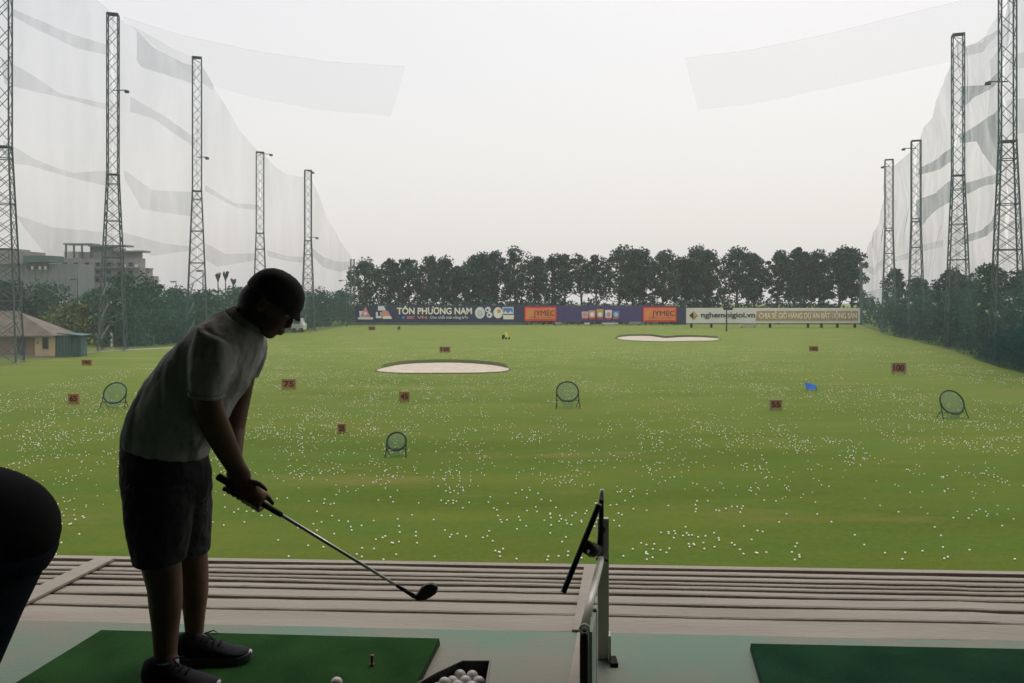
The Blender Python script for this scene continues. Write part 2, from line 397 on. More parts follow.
target(952, 418, 26, 27, 'round target net with splayed legs at the right side of the lawn', 10)

# blue sheet on a short frame
b = G(812, 391); t = thing('blue_marker', 'small bright blue tilted sheet on the lawn above the 55 sign', 'marker', tuple(b))
s = b.y/F
prism([(-5.5*s, 0, 1.5*s+.02), (6*s, .1, .8*s+.02), (6*s, .25, 5*s), (-5.5*s, .2, 8.5*s)], (0, 1, 0), .03).build('sheet', 'blue', t)
for k in (-4, 4.5): MB().box((k*s-.015, .02, 0), (k*s+.015, .05, .16)).build('leg', 'steel', t)

# ball picker far away
b = G(506, 339); s = b.y/F
t = thing('ball_picker', 'far yellow and black ball picking cart below the left orange signboard', 'cart', tuple(b))
bd = MB(); bd.ell((-2.6*s, 0, 2.6*s), ((1.6*s, 0, 0), (0, .4, 0), (0, 0, 2.1*s))); bd.build('engine', 'darkcloth', t, smooth=True)
prism([(-1*s, -.5, 2*s), (3*s, -.5, 1.6*s), (1.6*s, -.5, 3.8*s), (.6*s, -.5, 7*s), (-.9*s, -.5, 6.4*s)], (0, 1, 0), .6).build('hood', 'yellow', t)
MB().tube([(2.8*s, 0, 1*s), (3.8*s, 0, 6.5*s)], .05, 6).build('handle', 'gold_ink', t)
for k in (-3, 0, 3): MB().tube([(k*s, -.35, .13), (k*s, -.27, .13)], .13, 12).build('wheel', 'rubber', t)

# ------------------------------------------------------------------ lattice towers
def tower(px_or_xy, H, label, side, rot, hw=.5, base=1.7, knee=16.5, arms=(), baseh=0):
    X, Y = px_or_xy
    t = thing('lattice_tower', label, 'tower', (X, Y, 0), 'lattice towers holding up the '+side+' net'); t.rotation_euler = (0, 0, R(rot))
    def w(z): return hw if z >= knee else base+(hw-base)*z/knee
    def c(k, z): a = w(z); return Vector(((-a, a, a, -a)[k], (-a, -a, a, a)[k], z))
    for k in range(4): MB().bar(c(k, 0), c(k, knee), .11).bar(c(k, knee), c(k, H), .10).build('leg', 'steel', t)
    lat = MB(); z = 0.0; i = 0
    while z < H-.3:
        st = max(1.15, w(z)*1.5); z2 = min(z+st, H)
        for k in range(4):
            k2 = (k+1) % 4
            if z < knee*.98:
                lat.bar(c(k, z), c(k2, z2), .042); lat.bar(c(k2, z), c(k, z2), .042)
                if i % 3 == 2: lat.bar(c(k, z2), c(k2, z2), .07)
            else:
                a, b_ = (k, k2) if i % 2 else (k2, k)
                lat.bar(c(a, z), c(b_, z2), .045)
                
        z = z2; i += 1
    lat.build('lattice', 'steel', t)
    MB().box((-hw-.04, -hw-.04, H-.01), (hw+.04, hw+.04, H+.04)).build('top_plate', 'steel', t); MB().box((-hw-.08, -hw-.08, knee-.04), (hw+.08, hw+.08, knee+.03)).build('platform', 'steel', t)
    a = R(-rot)
    for z, L in arms:
        d = Vector((math.cos(a), math.sin(a), 0))*L
        MB().bar((0, 0, z), d+Vector((0, 0, z)), .08).build('arm', 'steel', t)
        fl = MB(); fl.box((d.x-.2, d.y-.15, z-.26), (d.x+.2, d.y+.15, z-.02)); fl.build('floodlight', 'steel', t, bevel=.05)
    for k in range(4): q = c(k, 0); MB().box((q.x-.2, q.y-.2, -.1), (q.x+.2, q.y+.2, .1)).build('footing', 'concrete', t)
    br = MB()
    if side == 'left':
        for z in (1.2, 3.2, 5.2): MB().bar(c(0, z)+Vector((.2, 0, 0)), c(1, z+1.2)-Vector((1.2, 0, 0)), .13).build('brace', 'steel_pale', t)
def XY(px, Y): return ((px-CX)*Y/F, Y)
TL = [(XY(3.5, 61), 33), (XY(113, 75), 31.5), (XY(197, 87), 31), (XY(260, 101), 23.2), (XY(308, 115), 23.1)]
lab = ['tall tower at the left edge whose top leaves the picture, beside the cream house', 'second tower from the left, standing in front of the grey apartment block',
       'tower rising just left of the three palm trees', 'shorter tower whose foot is hidden behind the golfer\'s head and shoulder', 'shorter tower just right of the golfer\'s head']
arms = [[], [(24.4, 1.3)], [(20.2, 1.1)], [(23.0, 1.4)], [(13.5, 1.3), (22.9, .7)]]
for i, ((xy, H), l) in enumerate(zip(TL, lab)): tower(xy, H, l, 'left', 17+i, .46, 1.12 if H > 30 else .95, 16.5 if H > 30 else 13, arms[i])
TR = [(XY(1007.5, 61.5), 34), (XY(958, 79), 30.9), (XY(916, 96), 23.7), (XY(889, 109.5), 23.7)]
lab = ['tallest looking tower at the right edge whose top leaves the picture', 'second tower from the right edge, its flat top just inside the picture',
       'shorter tower with a lamp arm on top, third from the right edge', 'shortest looking tower nearest the white billboard']
arms = [[(21.6, -1.5)], [], [(22.8, -1.5)], [(22.8, -.9)]]
for i, ((xy, H), l) in enumerate(zip(TR, lab)): tower(xy, H, l, 'right', -20, .50, 1.10 if H > 30 else .92, 17 if H > 30 else 14, arms[i])

# end poles
def pole(px, py0, Y, label, w=.28):
    x, y = XY(px, Y); H = CZ-(py0-HY)*Y/F
    t = thing('net_pole', label, 'pole', (x, y, 0), 'end poles of the nets')
    for s in (-1, 1): MB().bar((s*w, 0, 0), (s*w, 0, H), .2).build('post', 'steel', t)
    q = MB(); z = .5
    while z < H: q.bar((-w, 0, z), (w, 0, z), .09); z += .9
    q.build('rung', 'steel', t)
pole(352.5, 259, 139, 'double post at the far end of the left net, beside the navy banner')
pole(861, 262, 139, 'thin double post at the far end of the right net', .15)

# ------------------------------------------------------------------ nets
def mkpath(nodes):
    def onp(px):
        k = (px-CX)/F
        best = None
        for (x0, y0), (x1, y1) in zip(nodes, nodes[1:]):
            p0, p1 = x0/y0, x1/y1
            if min(p0, p1)-1e-9 <= k <= max(p0, p1)+1e-9:
                # X = k Y ; point on the segment
                dx, dy = x1-x0, y1-y0; den = dx-k*dy
                s = (k*y0-x0)/den; return (x0+dx*s, y0+dy*s, (-dy, dx))
        e = nodes[0] if abs(nodes[0][0]/nodes[0][1]-k) < abs(nodes[-1][0]/nodes[-1][1]-k) else nodes[-1]
        o = nodes[1] if e is nodes[0] else nodes[-2]
        dx, dy = o[0]-e[0], o[1]-e[1]; s = (k*e[1]-e[0])/(dx-k*dy); return (e[0]+dx*s, e[1]+dy*s, (-dy, dx))
    return onp
LP = mkpath([(-36.6, 44), (-37.1, 61), (-36.9, 75), (-33.4, 87), (-31.2, 101), (-28.6, 115), (-27.6, 139)])
RP = mkpath([(31.5, 42), (35.5, 58), (41.3, 75), (46.0, 92), (49.0, 105), (60.6, 139)])
def interp(poly, x):
    if x <= poly[0][0]: return poly[0][1]
    for (a, b_), (c, d) in zip(poly, poly[1:]):
        if x <= c: return b_+(d-b_)*(x-a)/(c-a) if c > a else d
    return poly[-1][1]
def sheet(name, path, top, bot, m, parent, x0, x1, step=2.5, rows=14, off=0., billow=.35, seed=0., zbot=None):
    n = max(2, int(abs(x1-x0)/step)); mb = MB()
    for i in range(n+1):
        px = x0+(x1-x0)*i/n; X, Y, (nx, ny) = path(px); L = math.hypot(nx, ny); nx /= L; ny /= L
        if nx*X+ny*Y > 0: nx, ny = -nx, -ny          # towards the camera / field
        zt = CZ-(interp(top, px)-HY)*Y/F
        zb = zbot if zbot is not None else CZ-(interp(bot, px)-HY)*Y/F
        for j in range(rows+1):
            f = j/rows; z = zb+(zt-zb)*f
            o = off+billow*noise.noise(Vector((X*.12+Y*.12, z*.22, seed)))+.12*noise.noise(Vector((X*.9+Y*.9, z*.5, seed+5)))
            mb.v.append((X+nx*o, Y+ny*o, z))
    for i in range(n):
        for j in range(rows): a = i*(rows+1)+j; mb.f.append((a, a+rows+1, a+rows+2, a+1))
    return mb.build(name, m, parent, smooth=True, fixn=False)

lt = [(-60,-260),(20,-90),(60,-35),(97,0),(113,15),(135,27),(170,48),(197,58),(207,76),(222,100),(240,130),(258,151),(262,153),(275,167),(290,175),(304,177),(309,172),(318,196),(332,228),(353,260)]
LB = [(-70, 113), (113, 197), (197, 260), (260, 308), (308, 353.5)]
labs = [('safety_net', 'net panel around the leftmost tower, in front of the bungalow and apartment block'), ('safety_net', 'net panel between the second and third left towers, above the big round trees'),
        ('safety_net', 'net panel between the third and fourth left towers, above the palm trees'), ('safety_net', 'net panel behind the golfer\'s head between the two shorter left towers'),
        ('safety_net', 'net panel swooping down to the double post by the navy banner')]
bandsL = [
 ([(0,4),(60,30),(109,46)], [(0,10),(40,32),(75,48),(109,56)], 'net_band'),
 ([(0,58),(30,75),(60,94),(109,105)], [(0,84),(40,93),(70,100),(109,112)], 'net_band'),
 ([(0,140),(30,158),(70,173),(109,170)], [(0,162),(30,166),(75,179),(109,187)], 'net_band'),
 ([(14,215),(50,227),(109,233)], [(14,217),(44,255),(109,262)], 'net_band'),
 ([(134,30),(150,48),(180,63),(193,66)], [(134,60),(138,67),(150,71),(193,85)], 'net_dark2'),
 ([(128,97),(160,116),(193,138)], [(128,112),(150,119),(175,136),(193,148)], 'net_band'),
 ([(121,170),(150,190),(193,192)], [(121,178),(140,209),(193,217)], 'net_band'),
 ([(121,232),(160,243),(193,247)], [(121,246),(150,256),(193,250)], 'net_band'),
 ([(204,185),(232,203),(257,205)], [(204,191),(235,208),(257,210)], 'net_band'),
 ([(202,243),(226,254),(257,253)], [(202,260),(215,267),(257,260)], 'net_band'),
 ([(202,66),(212,84)], [(202,84),(212,90)], 'net_band'),
 ([(266,250),(285,256),(303,257)], [(266,256),(285,261),(303,263)], 'net_band'),
 ([(312,248),(322,257),(338,262),(352,261)], [(312,256),(322,267),(338,272),(352,267)], 'net_dark2')]
M['net_dark2'] = netmat('folded_net', (.16, .19, .22), .24, .3, .6)
for i, (a, b_) in enumerate(LB):
    t = thing(labs[i][0], labs[i][1], 'net', (LP((a+b_)/2)[0], LP((a+b_)/2)[1], 0), 'net panels hung between the left towers')
    inv = -Vector(t.location)
    parts = [sheet('net_sheet', LP, lt, None, 'net', t, a, b_, seed=i, zbot=0.05, off=0)]
    lowt = [(x, interp([(-80, 283), (100, 285), (150, 292), (360, 293)], x)+2*math.sin(x*.11)) for x in range(-80, 361, 8)]
    if b_ > 120: parts.append(sheet('dense_lower_net', LP, lowt, None, 'net_low', t, max(a, -70), b_, seed=i+9, zbot=.02, off=.25, rows=5, billow=.2))
    for u, l, mm in bandsL:
        x0, x1 = u[0][0], u[-1][0]; mid = (x0+x1)/2
        if a <= mid < b_ or (i == 0 and mid < a): parts.append(sheet('fold', LP, u, l, mm, t, x0, x1, seed=mid, off=.2, rows=4))
    for p in parts:
        for v in p.data.vertices: v.co += inv
rtp = [(861,263),(868,249),(877,226),(884,196),(888,166),(897,165),(905,158),(914,145),(922,136),(935,116),(945,90),(952,60),(955,39),(960,42),(967,48),(980,43),(995,28),(1003,5),(1008,-30),(1024,-60),(1100,-190)]
RB = [(861, 888), (888, 915), (915, 957), (957, 1006), (1006, 1100)]
labs = ['net panel curving down beside the end of the white billboard', 'narrow net panel between the two shorter right towers', 'net panel with swooping folds just left of the second right tower',
        'net panel with dark bunched folds between the two tallest right towers', 'net panel at the right edge of the picture past the last tower']
bandsR = [
 ([(964,86),(986,85),(1003,72)], [(964,112),(976,98),(994,89),(1003,82)], 'net_dark'),
 ([(964,134),(980,126),(1003,108)], [(964,143),(981,141),(993,166),(1003,178)], 'net_dark'),
 ([(994,60),(1004,45)], [(994,120),(1004,170)], 'net_band'),
 ([(964,184),(985,178),(1003,172)], [(964,196),(985,186),(1003,182)], 'net_dark'),
 ([(964,237),(984,230),(1000,213)], [(964,245),(988,236),(1000,226)], 'net_dark'),
 ([(964,47),(985,42),(1002,12)], [(964,56),(985,52),(1002,34)], 'net_band'),
 ([(920,168),(943,158),(954,146)], [(920,175),(945,169),(954,160)], 'net_dark'),
 ([(920,200),(938,193),(954,178)], [(920,229),(938,210),(954,201)], 'net_dark'),
 ([(920,246),(946,240)], [(920,254),(946,246)], 'net_band'),
 ([(893,258),(912,252)], [(893,262),(912,259)], 'net_band'),
 ([(862,262),(875,268),(888,254)], [(862,266),(875,276),(888,262)], 'net_band'),
 ([(1011,100),(1040,97)], [(1011,136),(1040,130)], 'net_band'),
 ([(1011,222),(1040,212)], [(1011,234),(1040,226)], 'net_band'),
 ([(1011,55),(1040,50)], [(1011,70),(1040,66)], 'net_band')]
for i, (a, b_) in enumerate(RB):
    t = thing('safety_net', labs[i], 'net', (RP((a+b_)/2)[0], RP((a+b_)/2)[1], 0), 'net panels hung between the right towers')
    inv = -Vector(t.location)
    parts = [sheet('net_sheet', RP, rtp, None, 'net_r', t, a, b_, step=1.5, seed=40+i, zbot=.05, billow=.8)]
    lowt = [(x, 291+3*math.sin(x*.09)-(x-861)*.01) for x in range(855, 1110, 5)]
    parts.append(sheet('dense_lower_net', RP, lowt, None, 'net_low', t, a, b_, seed=50+i, zbot=.02, off=.25, rows=5, billow=.2))
    if i >= 3:
        lc = [(957, 366), (972, 362), (990, 348), (998, 335), (1010, 331), (1100, 322)]
        parts.append(sheet('shade_cloth', RP, lc, None, 'net_cloth', t, max(a, 962), b_, seed=60+i, zbot=.02, off=.45, rows=4, billow=.2))
    for u, l, mm in bandsR:
        x0, x1 = u[0][0], u[-1][0]; mid = (x0+x1)/2
        if a <= mid < b_: parts.append(sheet('fold', RP, u, l, mm, t, x0, x1, step=1.5, seed=mid, off=.2, rows=5, billow=.4))
    for p in parts:
        for v in p.data.vertices: v.co += inv
def flat75(px): Y = 74.0; return ((px-CX)/F*Y, Y, (0, 1))
def hang(label, U, L, x0, x1):
    t = thing('overhead_net', label, 'net', (flat75(x0)[0], 74, 0))
    p = sheet('net_sheet', flat75, U, L, 'net_white', t, x0, x1, rows=6, billow=.3)
    q = sheet('hem', flat75, U, [(x, y+1.0) for x, y in U], 'net_white', t, x0, x1, rows=1, billow=.3, off=.05)
    for w_ in (p, q):
        for v in w_.data.vertices: v.co -= Vector(t.location)
hang('long pale net strip hanging high across the sky on the left', [(124,17),(180,35),(250,50),(330,62),(405,66)], [(124,19),(135,30),(200,82),(250,97),(320,110),(391,116),(405,67)], 124, 405)
hang('long pale net strip hanging high across the sky on the right', [(685,58),(750,50),(830,33),(955,2),(1003,-14)], [(685,59),(698,110),(760,103),(830,88),(957,60),(1003,45)], 685, 1003)

# ------------------------------------------------------------------ billboards along the far edge
def panel(root, x0, x1, y0, y1, Y, m, name='panel', th=.15, dy=0):
    a = P(x0, y0, Y); b_ = P(x1, y1, Y); L = Vector(root.location)
    return MB().box((a.x-L.x, Y+dy-L.y, b_.z-L.z), (b_.x-L.x, Y+dy+th-L.y, a.z-L.z)).build(name, m, root)
def ptext(root, s, m, x0, x1, ytop, ybot, Y, bold=.02, dy=-.05):
    a = P(x0, ybot, Y); k = Y/F
    return text('lettering', s, m, root, (a.x-root.location.x, Y+dy-root.location.y, a.z-root.location.z), (ybot-ytop)*k, (x1-x0)*k, .04, bold=bold)
def disc(root, px, py, rx, ry, Y, m, name='emblem', dy=-.05):
    c = P(px, py, Y); k = Y/F; L = Vector(root.location)
    pts = [Vector((c.x+rx*k*math.cos(a)-L.x, Y+dy-L.y, c.z+ry*k*math.sin(a)-L.z)) for a in [2*math.pi*i/24 for i in range(24)]]
    return prism(pts, (0, 1, 0), .03).build(name, m, root)
def poly(root, pp, Y, m, name='emblem', dy=-.05):
    L = Vector(root.location); pts = [P(x, y, Y)-L+Vector((0, dy, 0)) for x, y in pp]
    return prism(pts, (0, 1, 0), .03).build(name, m, root)
def posts(root, xs, y0, Y, z1=None):
    L = Vector(root.location)
    for x in xs:
        q = P(x, y0, Y)
        MB().box((q.x-L.x-.12, Y+.16-L.y, 0), (q.x-L.x+.12, Y+.4-L.y, q.z)).build('post', 'steel', root)
YB = 138.5
t = thing('billboard', 'long navy banner wall reading TÔN PHƯƠNG NAM with round emblems', 'billboard', (P(440, 0, YB).x, YB, 0))
panel(t, 355, 527, 305.5, 322.5, YB, 'navy'); panel(t, 355, 527, 322.6, 324.8, YB, 'tealw', 'skirt')
posts(t, range(360, 527, 14), 306, YB)
ptext(t, 'TÔN PHƯƠNG NAM', 'cream_ink', 397, 472, 307.8, 314, YB, .03)
ptext(t, 'SSSC', 'pink_ink', 407, 415, 316, 318.8, YB); ptext(t, 'VN', 'pink_ink', 417, 427, 316, 318.8, YB)
ptext(t, 'Cho chất mái vững bền', 'white_ink', 430, 468, 316, 318.6, YB, .01); disc(t, 403.5, 317.4, 1.8, 1.4, YB, 'blue_ink')
poly(t, [(365.5,306.5),(370.5,317),(360,317)], YB, 'pink_ink'); poly(t, [(359,311),(363,311),(366,318),(360,318)], YB, 'white_ink', dy=-.03)
poly(t, [(358,317.2),(373,317.2),(373,319.4),(358,319.4)], YB, 'white_ink', dy=-.08); disc(t, 365.5, 313.5, 1.8, 1.6, YB, 'white_ink', dy=-.1)
poly(t, [(378,306),(384,306),(386,310.5),(378,310.5)], YB, 'white_ink'); poly(t, [(376,312),(378,312),(378,316),(380.5,316),(380.5,312),(381.5,312),(381.5,318.2),(376,318.2)], YB, 'white_ink', dy=-.08)
poly(t, [(382,310.8),(388,310.8),(391.5,318.6),(381.8,318.6)], YB, 'pink_ink', dy=-.02); poly(t, [(383.5,316),(391,316),(392,318.9),(383,318.9)], YB, 'cream_ink', dy=-.1)
disc(t, 480, 312.8, 5, 5.9, YB, 'white_ink'); disc(t, 480, 313.2, 2.5, 3, YB, 'panelg', dy=-.09); disc(t, 480, 313.2, 1.2, 1.5, YB, 'white_ink', dy=-.13)
disc(t, 488, 309.6, 2.9, 2.8, YB, 'white_ink'); disc(t, 489.5, 315, 3, 2.9, YB, 'white_ink'); disc(t, 487.6, 310, 1, 1, YB, 'navy', dy=-.09); disc(t, 489, 315, 1, 1, YB, 'navy', dy=-.09)
disc(t, 498, 312.8, 4.6, 5.6, YB, 'cream_ink'); disc(t, 499, 311, 2, 2, YB, 'pink_ink', dy=-.09)
poly(t, [(502.5,307),(513.5,307),(513.5,314),(502.5,314)], YB, 'white_ink', dy=-.07); poly(t, [(503.3,307.8),(512.7,307.8),(512.7,313),(510.5,310.6),(508,313.2),(505.5,310.8),(503.3,313)], YB, 'blue_ink', dy=-.11)
poly(t, [(503,315),(514,315),(513.6,319.3),(503.4,319.3)], YB, 'cream_ink', dy=-.07)
t = thing('billboard', 'purple banner wall with cans or cups pictured in its middle', 'billboard', (P(608, 0, YB).x, YB, 0))
panel(t, 527.2, 676, 305.5, 322, YB, 'purple'); posts(t, range(531, 676, 12), 306, YB)
panel(t, 676.2, 686.5, 307, 324.5, YB, 'navy', 'end_panel')
for k, (x, h, c1) in enumerate(((585,7.5,'pink_ink'),(592,8.5,'cream_ink'),(600,10,'white_ink'),(608.5,9,'pink_ink'),(616,8,'panelg'))):
    poly(t, [(x-3,320-h*.25),(x+3,320-h*.25),(x+3.4,320-h-1),(x-3.4,320-h-1)], YB, ['panelg','pink_ink','gold_ink','white_ink','blue_ink'][k], 'picture', dy=-.05-.01*k)
    disc(t, x, 314.5, 2.2, 2.4, YB, c1, 'picture', dy=-.14)
    poly(t, [(x-2.6,318),(x+2.6,318),(x+2.6,319.3),(x-2.6,319.3)], YB, 'red', 'picture', dy=-.14)
def jymec(x0, x1, y0, y1, label):
    t = thing('signboard', label, 'signboard', (P(x0, 0, YB).x, YB-.35, 0), 'orange signboards in red frames')
    Y = YB-.35
    panel(t, x0, x1, y0, y1, Y, 'red', 'frame', .2); panel(t, x0+1.2, x1-1.2, y0+1.2, y1-1.8, Y-.03, 'orange', 'panel', .02)
    ptext(t, 'JYMEC', 'ink', x0+9.0, x1-1.8, y0+3.6, y0+8.8, Y, .0, dy=-.08)
    poly(t, [(x0+3.5,y0+4.6),(x0+8.3,y0+4.6),(x0+8.3,y0+5.5),(x0+6,y0+8),(x0+4,y0+7)], Y, 'gold_ink', dy=-.08)
    ptext(t, 'CÔNG TY CỔ PHẦN', 'sign_pale', x0+5, x1-4, y0+10.3, y0+11.6, Y, .0, dy=-.08)
    posts(t, (x0+3, x1-3), y1, Y)
jymec(524.5, 556.5, 306.8, 321, 'orange JYMEC signboard next to the navy banner')
jymec(643, 676.5, 307, 321.8, 'orange JYMEC signboard next to the white billboard')
YW = 127
t = thing('billboard', 'long white and tan billboard on posts reading nghemoigioi.vn', 'billboard', (P(773, 0, YW).x, YW, 0))
panel(t, 686.5, 860, 308, 323.2, YW, 'white', th=.3)
poly(t, [(757,310.8),(858,310.8),(858,320.8),(755.5,320.8)], YW, 'tan', 'tan_field', dy=-.04)
ptext(t, 'nghemoigioi.vn', 'ink', 701, 755, 312.3, 317.2, YW, .02, dy=-.06)
ptext(t, 'CHIA SẺ GIỎ HÀNG DỰ ÁN BẤT ĐỘNG SẢN', 'cream_ink', 759, 856.5, 313, 318.4, YW, .012, dy=-.09)
poly(t, [(689,315.5),(693.5,311),(698.5,315.5),(693.5,320.3)], YW, 'gold_ink', dy=-.05); poly(t, [(689.4,315.5),(693,312),(693.5,315.4),(693,319)], YW, 'ink', dy=-.09); poly(t, [(694,316.5),(697.5,315.5),(694.2,319)], YW, 'pinkw', dy=-.09)
L = Vector(t.location)
for x in (692, 712, 771, 809, 822.5, 838.5, 856):
    q = P(x, 323, YW); MB().box((q.x-L.x-.16, .31, 0), (q.x-L.x+.16, .6, q.z+1)).build('post', 'under', t)
# pole in front of the white board
q = G(726.5, 331.5); t = thing('lamp_pole', 'thin black pole with small floodlights standing in front of the white billboard', 'lamp pole', tuple(q))
k = q.y/F; MB().tube([(0, 0, 0), (0, 0, 25*k)], [.11, .07], 8).build('pole', 'hoop', t)
for dx in (-1.4, 1.6, 4.5): MB().box((dx*k-.25, -.2, 21.5*k), (dx*k+.22, .15, 24*k)).build('floodlight', 'hoop', t, bevel=.04)
MB().bar((-2*k, 0, 22*k), (6*k, 0, 22.6*k), .09).build('arm', 'hoop', t)
# low things under and behind the boards
lows = [(748, 327.6, 16, 3.2, 'white', 'white and red low cart parked under the white billboard'), (587, 326.6, 5, 2.5, 'cream_ink', 'small pale box under the purple banner'),
        (610, 326.6, 16, 2.4, 'white', 'long pale box under the pictured cups of the purple banner'), (635, 326.6, 12, 3, 'wall_pale', 'grey long box under the purple banner near the orange signboard'), (558, 326.4, 6, 2.6, 'tan', 'tan box at the right foot of the first orange signboard')]
for px, py, w, h, m, l in lows:
    Y = 137.2 if px < 700 else 128.6; k = Y/F; x = (px-CX)*k
    t = thing('storage_box', l, 'box', (x, Y, 0))
    MB().box((-w*k/2, -.3, .15), (w*k/2, .3, h*k)).build('body', m, t, bevel=.06); MB().box((-w*k/2-.03, -.33, h*k), (w*k/2+.03, .33, h*k+.07)).build('lid', 'wall_pale', t)
    for s_ in (-1, 1): MB().box((s_*w*k*.4-.06, -.2, 0), (s_*w*k*.4+.06, .2, .15)).build('foot', 'under', t)

# ------------------------------------------------------------------ trees
def leaves(mb, centers, rad, n, size, rs, flat=.75):
    C = np.repeat(np.array(centers), n, axis=0); N = len(C)
    rr = np.repeat(np.array(rad), n)
    d = rs.normal(size=(N, 3)); d /= np.linalg.norm(d, axis=1)[:, None]
    r = rr*rs.uniform(.25, 1, N)**.55
    d[:, 2] *= flat; Pn = C+d*r[:, None]
    a = rs.normal(size=(N, 3)); a /= np.linalg.norm(a, axis=1)[:, None]
    b = np.cross(a, rs.normal(size=(N, 3))); b /= np.linalg.norm(b, axis=1)[:, None]
    s = size*rs.uniform(.6, 1.4, N)[:, None]
    q = np.stack([Pn-a*s-b*s*.45, Pn+a*s*.2-b*s*.6, Pn+a*s+b*s*.1, Pn-a*s*.1+b*s*.6], 1).reshape(-1, 3)
    base = len(mb.v); mb.v += [tuple(x) for x in q.tolist()]
    mb.f += [(base+4*i, base+4*i+1, base+4*i+2, base+4*i+3) for i in range(N)]
def tree(name, label, cat, x, y, H, W, leafm, seed, group=None, low=.25, nclump=26, per=85, size=.22, crad=.17, z0=0, trunks=1):
    rs = np.random.RandomState(seed); r = random.Random(seed)
    t = thing(name, label, cat, (x, y, z0), group)
    tr = MB(); cs = []; rad = []
    lean = Vector((r.uniform(-.06, .06)*H, r.uniform(-.06, .06)*H, 0))
    pts = [Vector((0, 0, -.1)), Vector((0, 0, H*.25))+lean*.3, Vector((0, 0, H*.55))+lean*.7, Vector((0, 0, H*.86))+lean]
    tr.tube(pts, [H*.022, H*.017, H*.011, H*.004], 7)
    for k in range(nclump):
        f = low+(1-low)*((k+.5)/nclump)**.85
        prof = math.sin(math.pi*min(1, max(0.12, (f-low*.6)/(1.06-low*.6))))**.6
        a = k*2.4+r.uniform(-.6, .6); rr = W*.5*prof*r.uniform(.2, 1.0)
        if f > .93: rr *= .4
        c = Vector((math.cos(a)*rr, math.sin(a)*rr, H*f*.95))+lean*f
        cr = W*crad*r.uniform(.5, 1.55); cs.append(tuple(c)); rad.append(cr)
        st = Vector((0, 0, H*max(.15, f*.72)))+lean*f
        mid = (st+c)/2+Vector((0, 0, -.03*H))
        tr.tube([st, mid, c], [H*.008, H*.005, H*.002], 5, cap=False)
    tr.build('trunk', 'bark', t, smooth=True)
    mb = MB(); leaves(mb, cs, rad, per, size, rs)
    mb.build('crown', leafm, t, fixn=False)
    return t
back = [(367,262,24),(390,261,22),(410,261,22),(426,258,20),(441,260,22),(455,268,18),(472,258,22),(485,255,20),(498,253,22),(516,250,22),(533,258,20),(551,257,24),(565,255,18),(583,257,20),(597,257,19),
        (618,249,26),(632,251,22),(644,251,22),(662,253,24),(680,260,20),(697,249,26),(711,252,20),(737,250,28),(755,255,20),(776,252,19),(793,248,18),(804,252,18),(822,252,24),(838,249,24),(852,250,22)]
ord_l = ['tree whose round crown stands just right of the double post, above the pink triangle emblem', 'tree above the white U shaped emblem of the navy banner', 'tree above the letters TÔN', 'tall thin crowned tree above the gap after TÔN', 'tree above the letters PHƯƠNG',
 'short recessed tree above the end of PHƯƠNG, lowest of its row', 'tree above the letters NAM', 'tree above the large white round emblem', 'bushy tree above the cream round emblem', 'tallest crown left of the first orange signboard', 'tree above the left edge of the first orange signboard',
 'broad tree above the right end of the first orange signboard', 'narrow tree above the plain purple left of the pictured cups', 'airy tree with sky gaps above the left pictured cup', 'airy tree with sky gaps above the middle pictured cups', 'high dense tree right of the airy gap, above the right pictured cup',
 'dense tree above the plain purple right of the cups', 'dense tree over the left edge of the second orange signboard', 'round topped tree above the second orange signboard', 'lower tree between the second orange signboard and the white billboard', 'high broad tree above the gold diamond emblem',
 'tree above the first letters of nghemoigioi', 'broadest dark tree behind the thin black pole', 'tree above the letters .vn', 'open layered tree above the start of the tan field', 'tall open layered tree, highest above the tan field', 'layered tree right beside the tallest open layered tree',
 'dark dense tree above the middle right of the tan field', 'dark tree with two holes in its crown near the right end of the white billboard', 'last tree of the row, above the right end of the white billboard']
for i, ((px, py, w), l) in enumerate(zip(back, ord_l)):
    Y = 149+(i*37 % 7)*1.2; k = Y/F; H = CZ+(HY-py)*k+.5
    tree('broadleaf_tree', l, 'tree', (px-CX)*k, Y, H, w*k*1.66, 'leaf' if i % 3 else 'leaf2', 100+i, 'trees in a row behind the billboards', low=.33 if 560 > px or px > 610 else .46,
         nclump=40 if 560 > px or px > 610 else 26, per=72 if px < 600 else 98, size=.25, crad=.155)
# undergrowth behind the boards: one mass
rs = np.random.RandomState(5); mb = MB(); cs = []; rad = []
for k in range(260):
    px = 352+(880-352)*k/260+rnd.uniform(-2, 2); Y = rnd.uniform(143, 147); cs.append(((px-CX)*Y/F, Y, rnd.uniform(.6, 4.0)+1.0*noise.noise(Vector((px*.05, 0, 0))))); rad.append(rnd.uniform(1.2, 1.9))
leaves(mb, cs, rad, 60, .28, rs)
tag(mb.build('undergrowth', 'leaf', fixn=False), 'dark mass of undergrowth along the foot of the far tree row', 'undergrowth', kind='stuff')
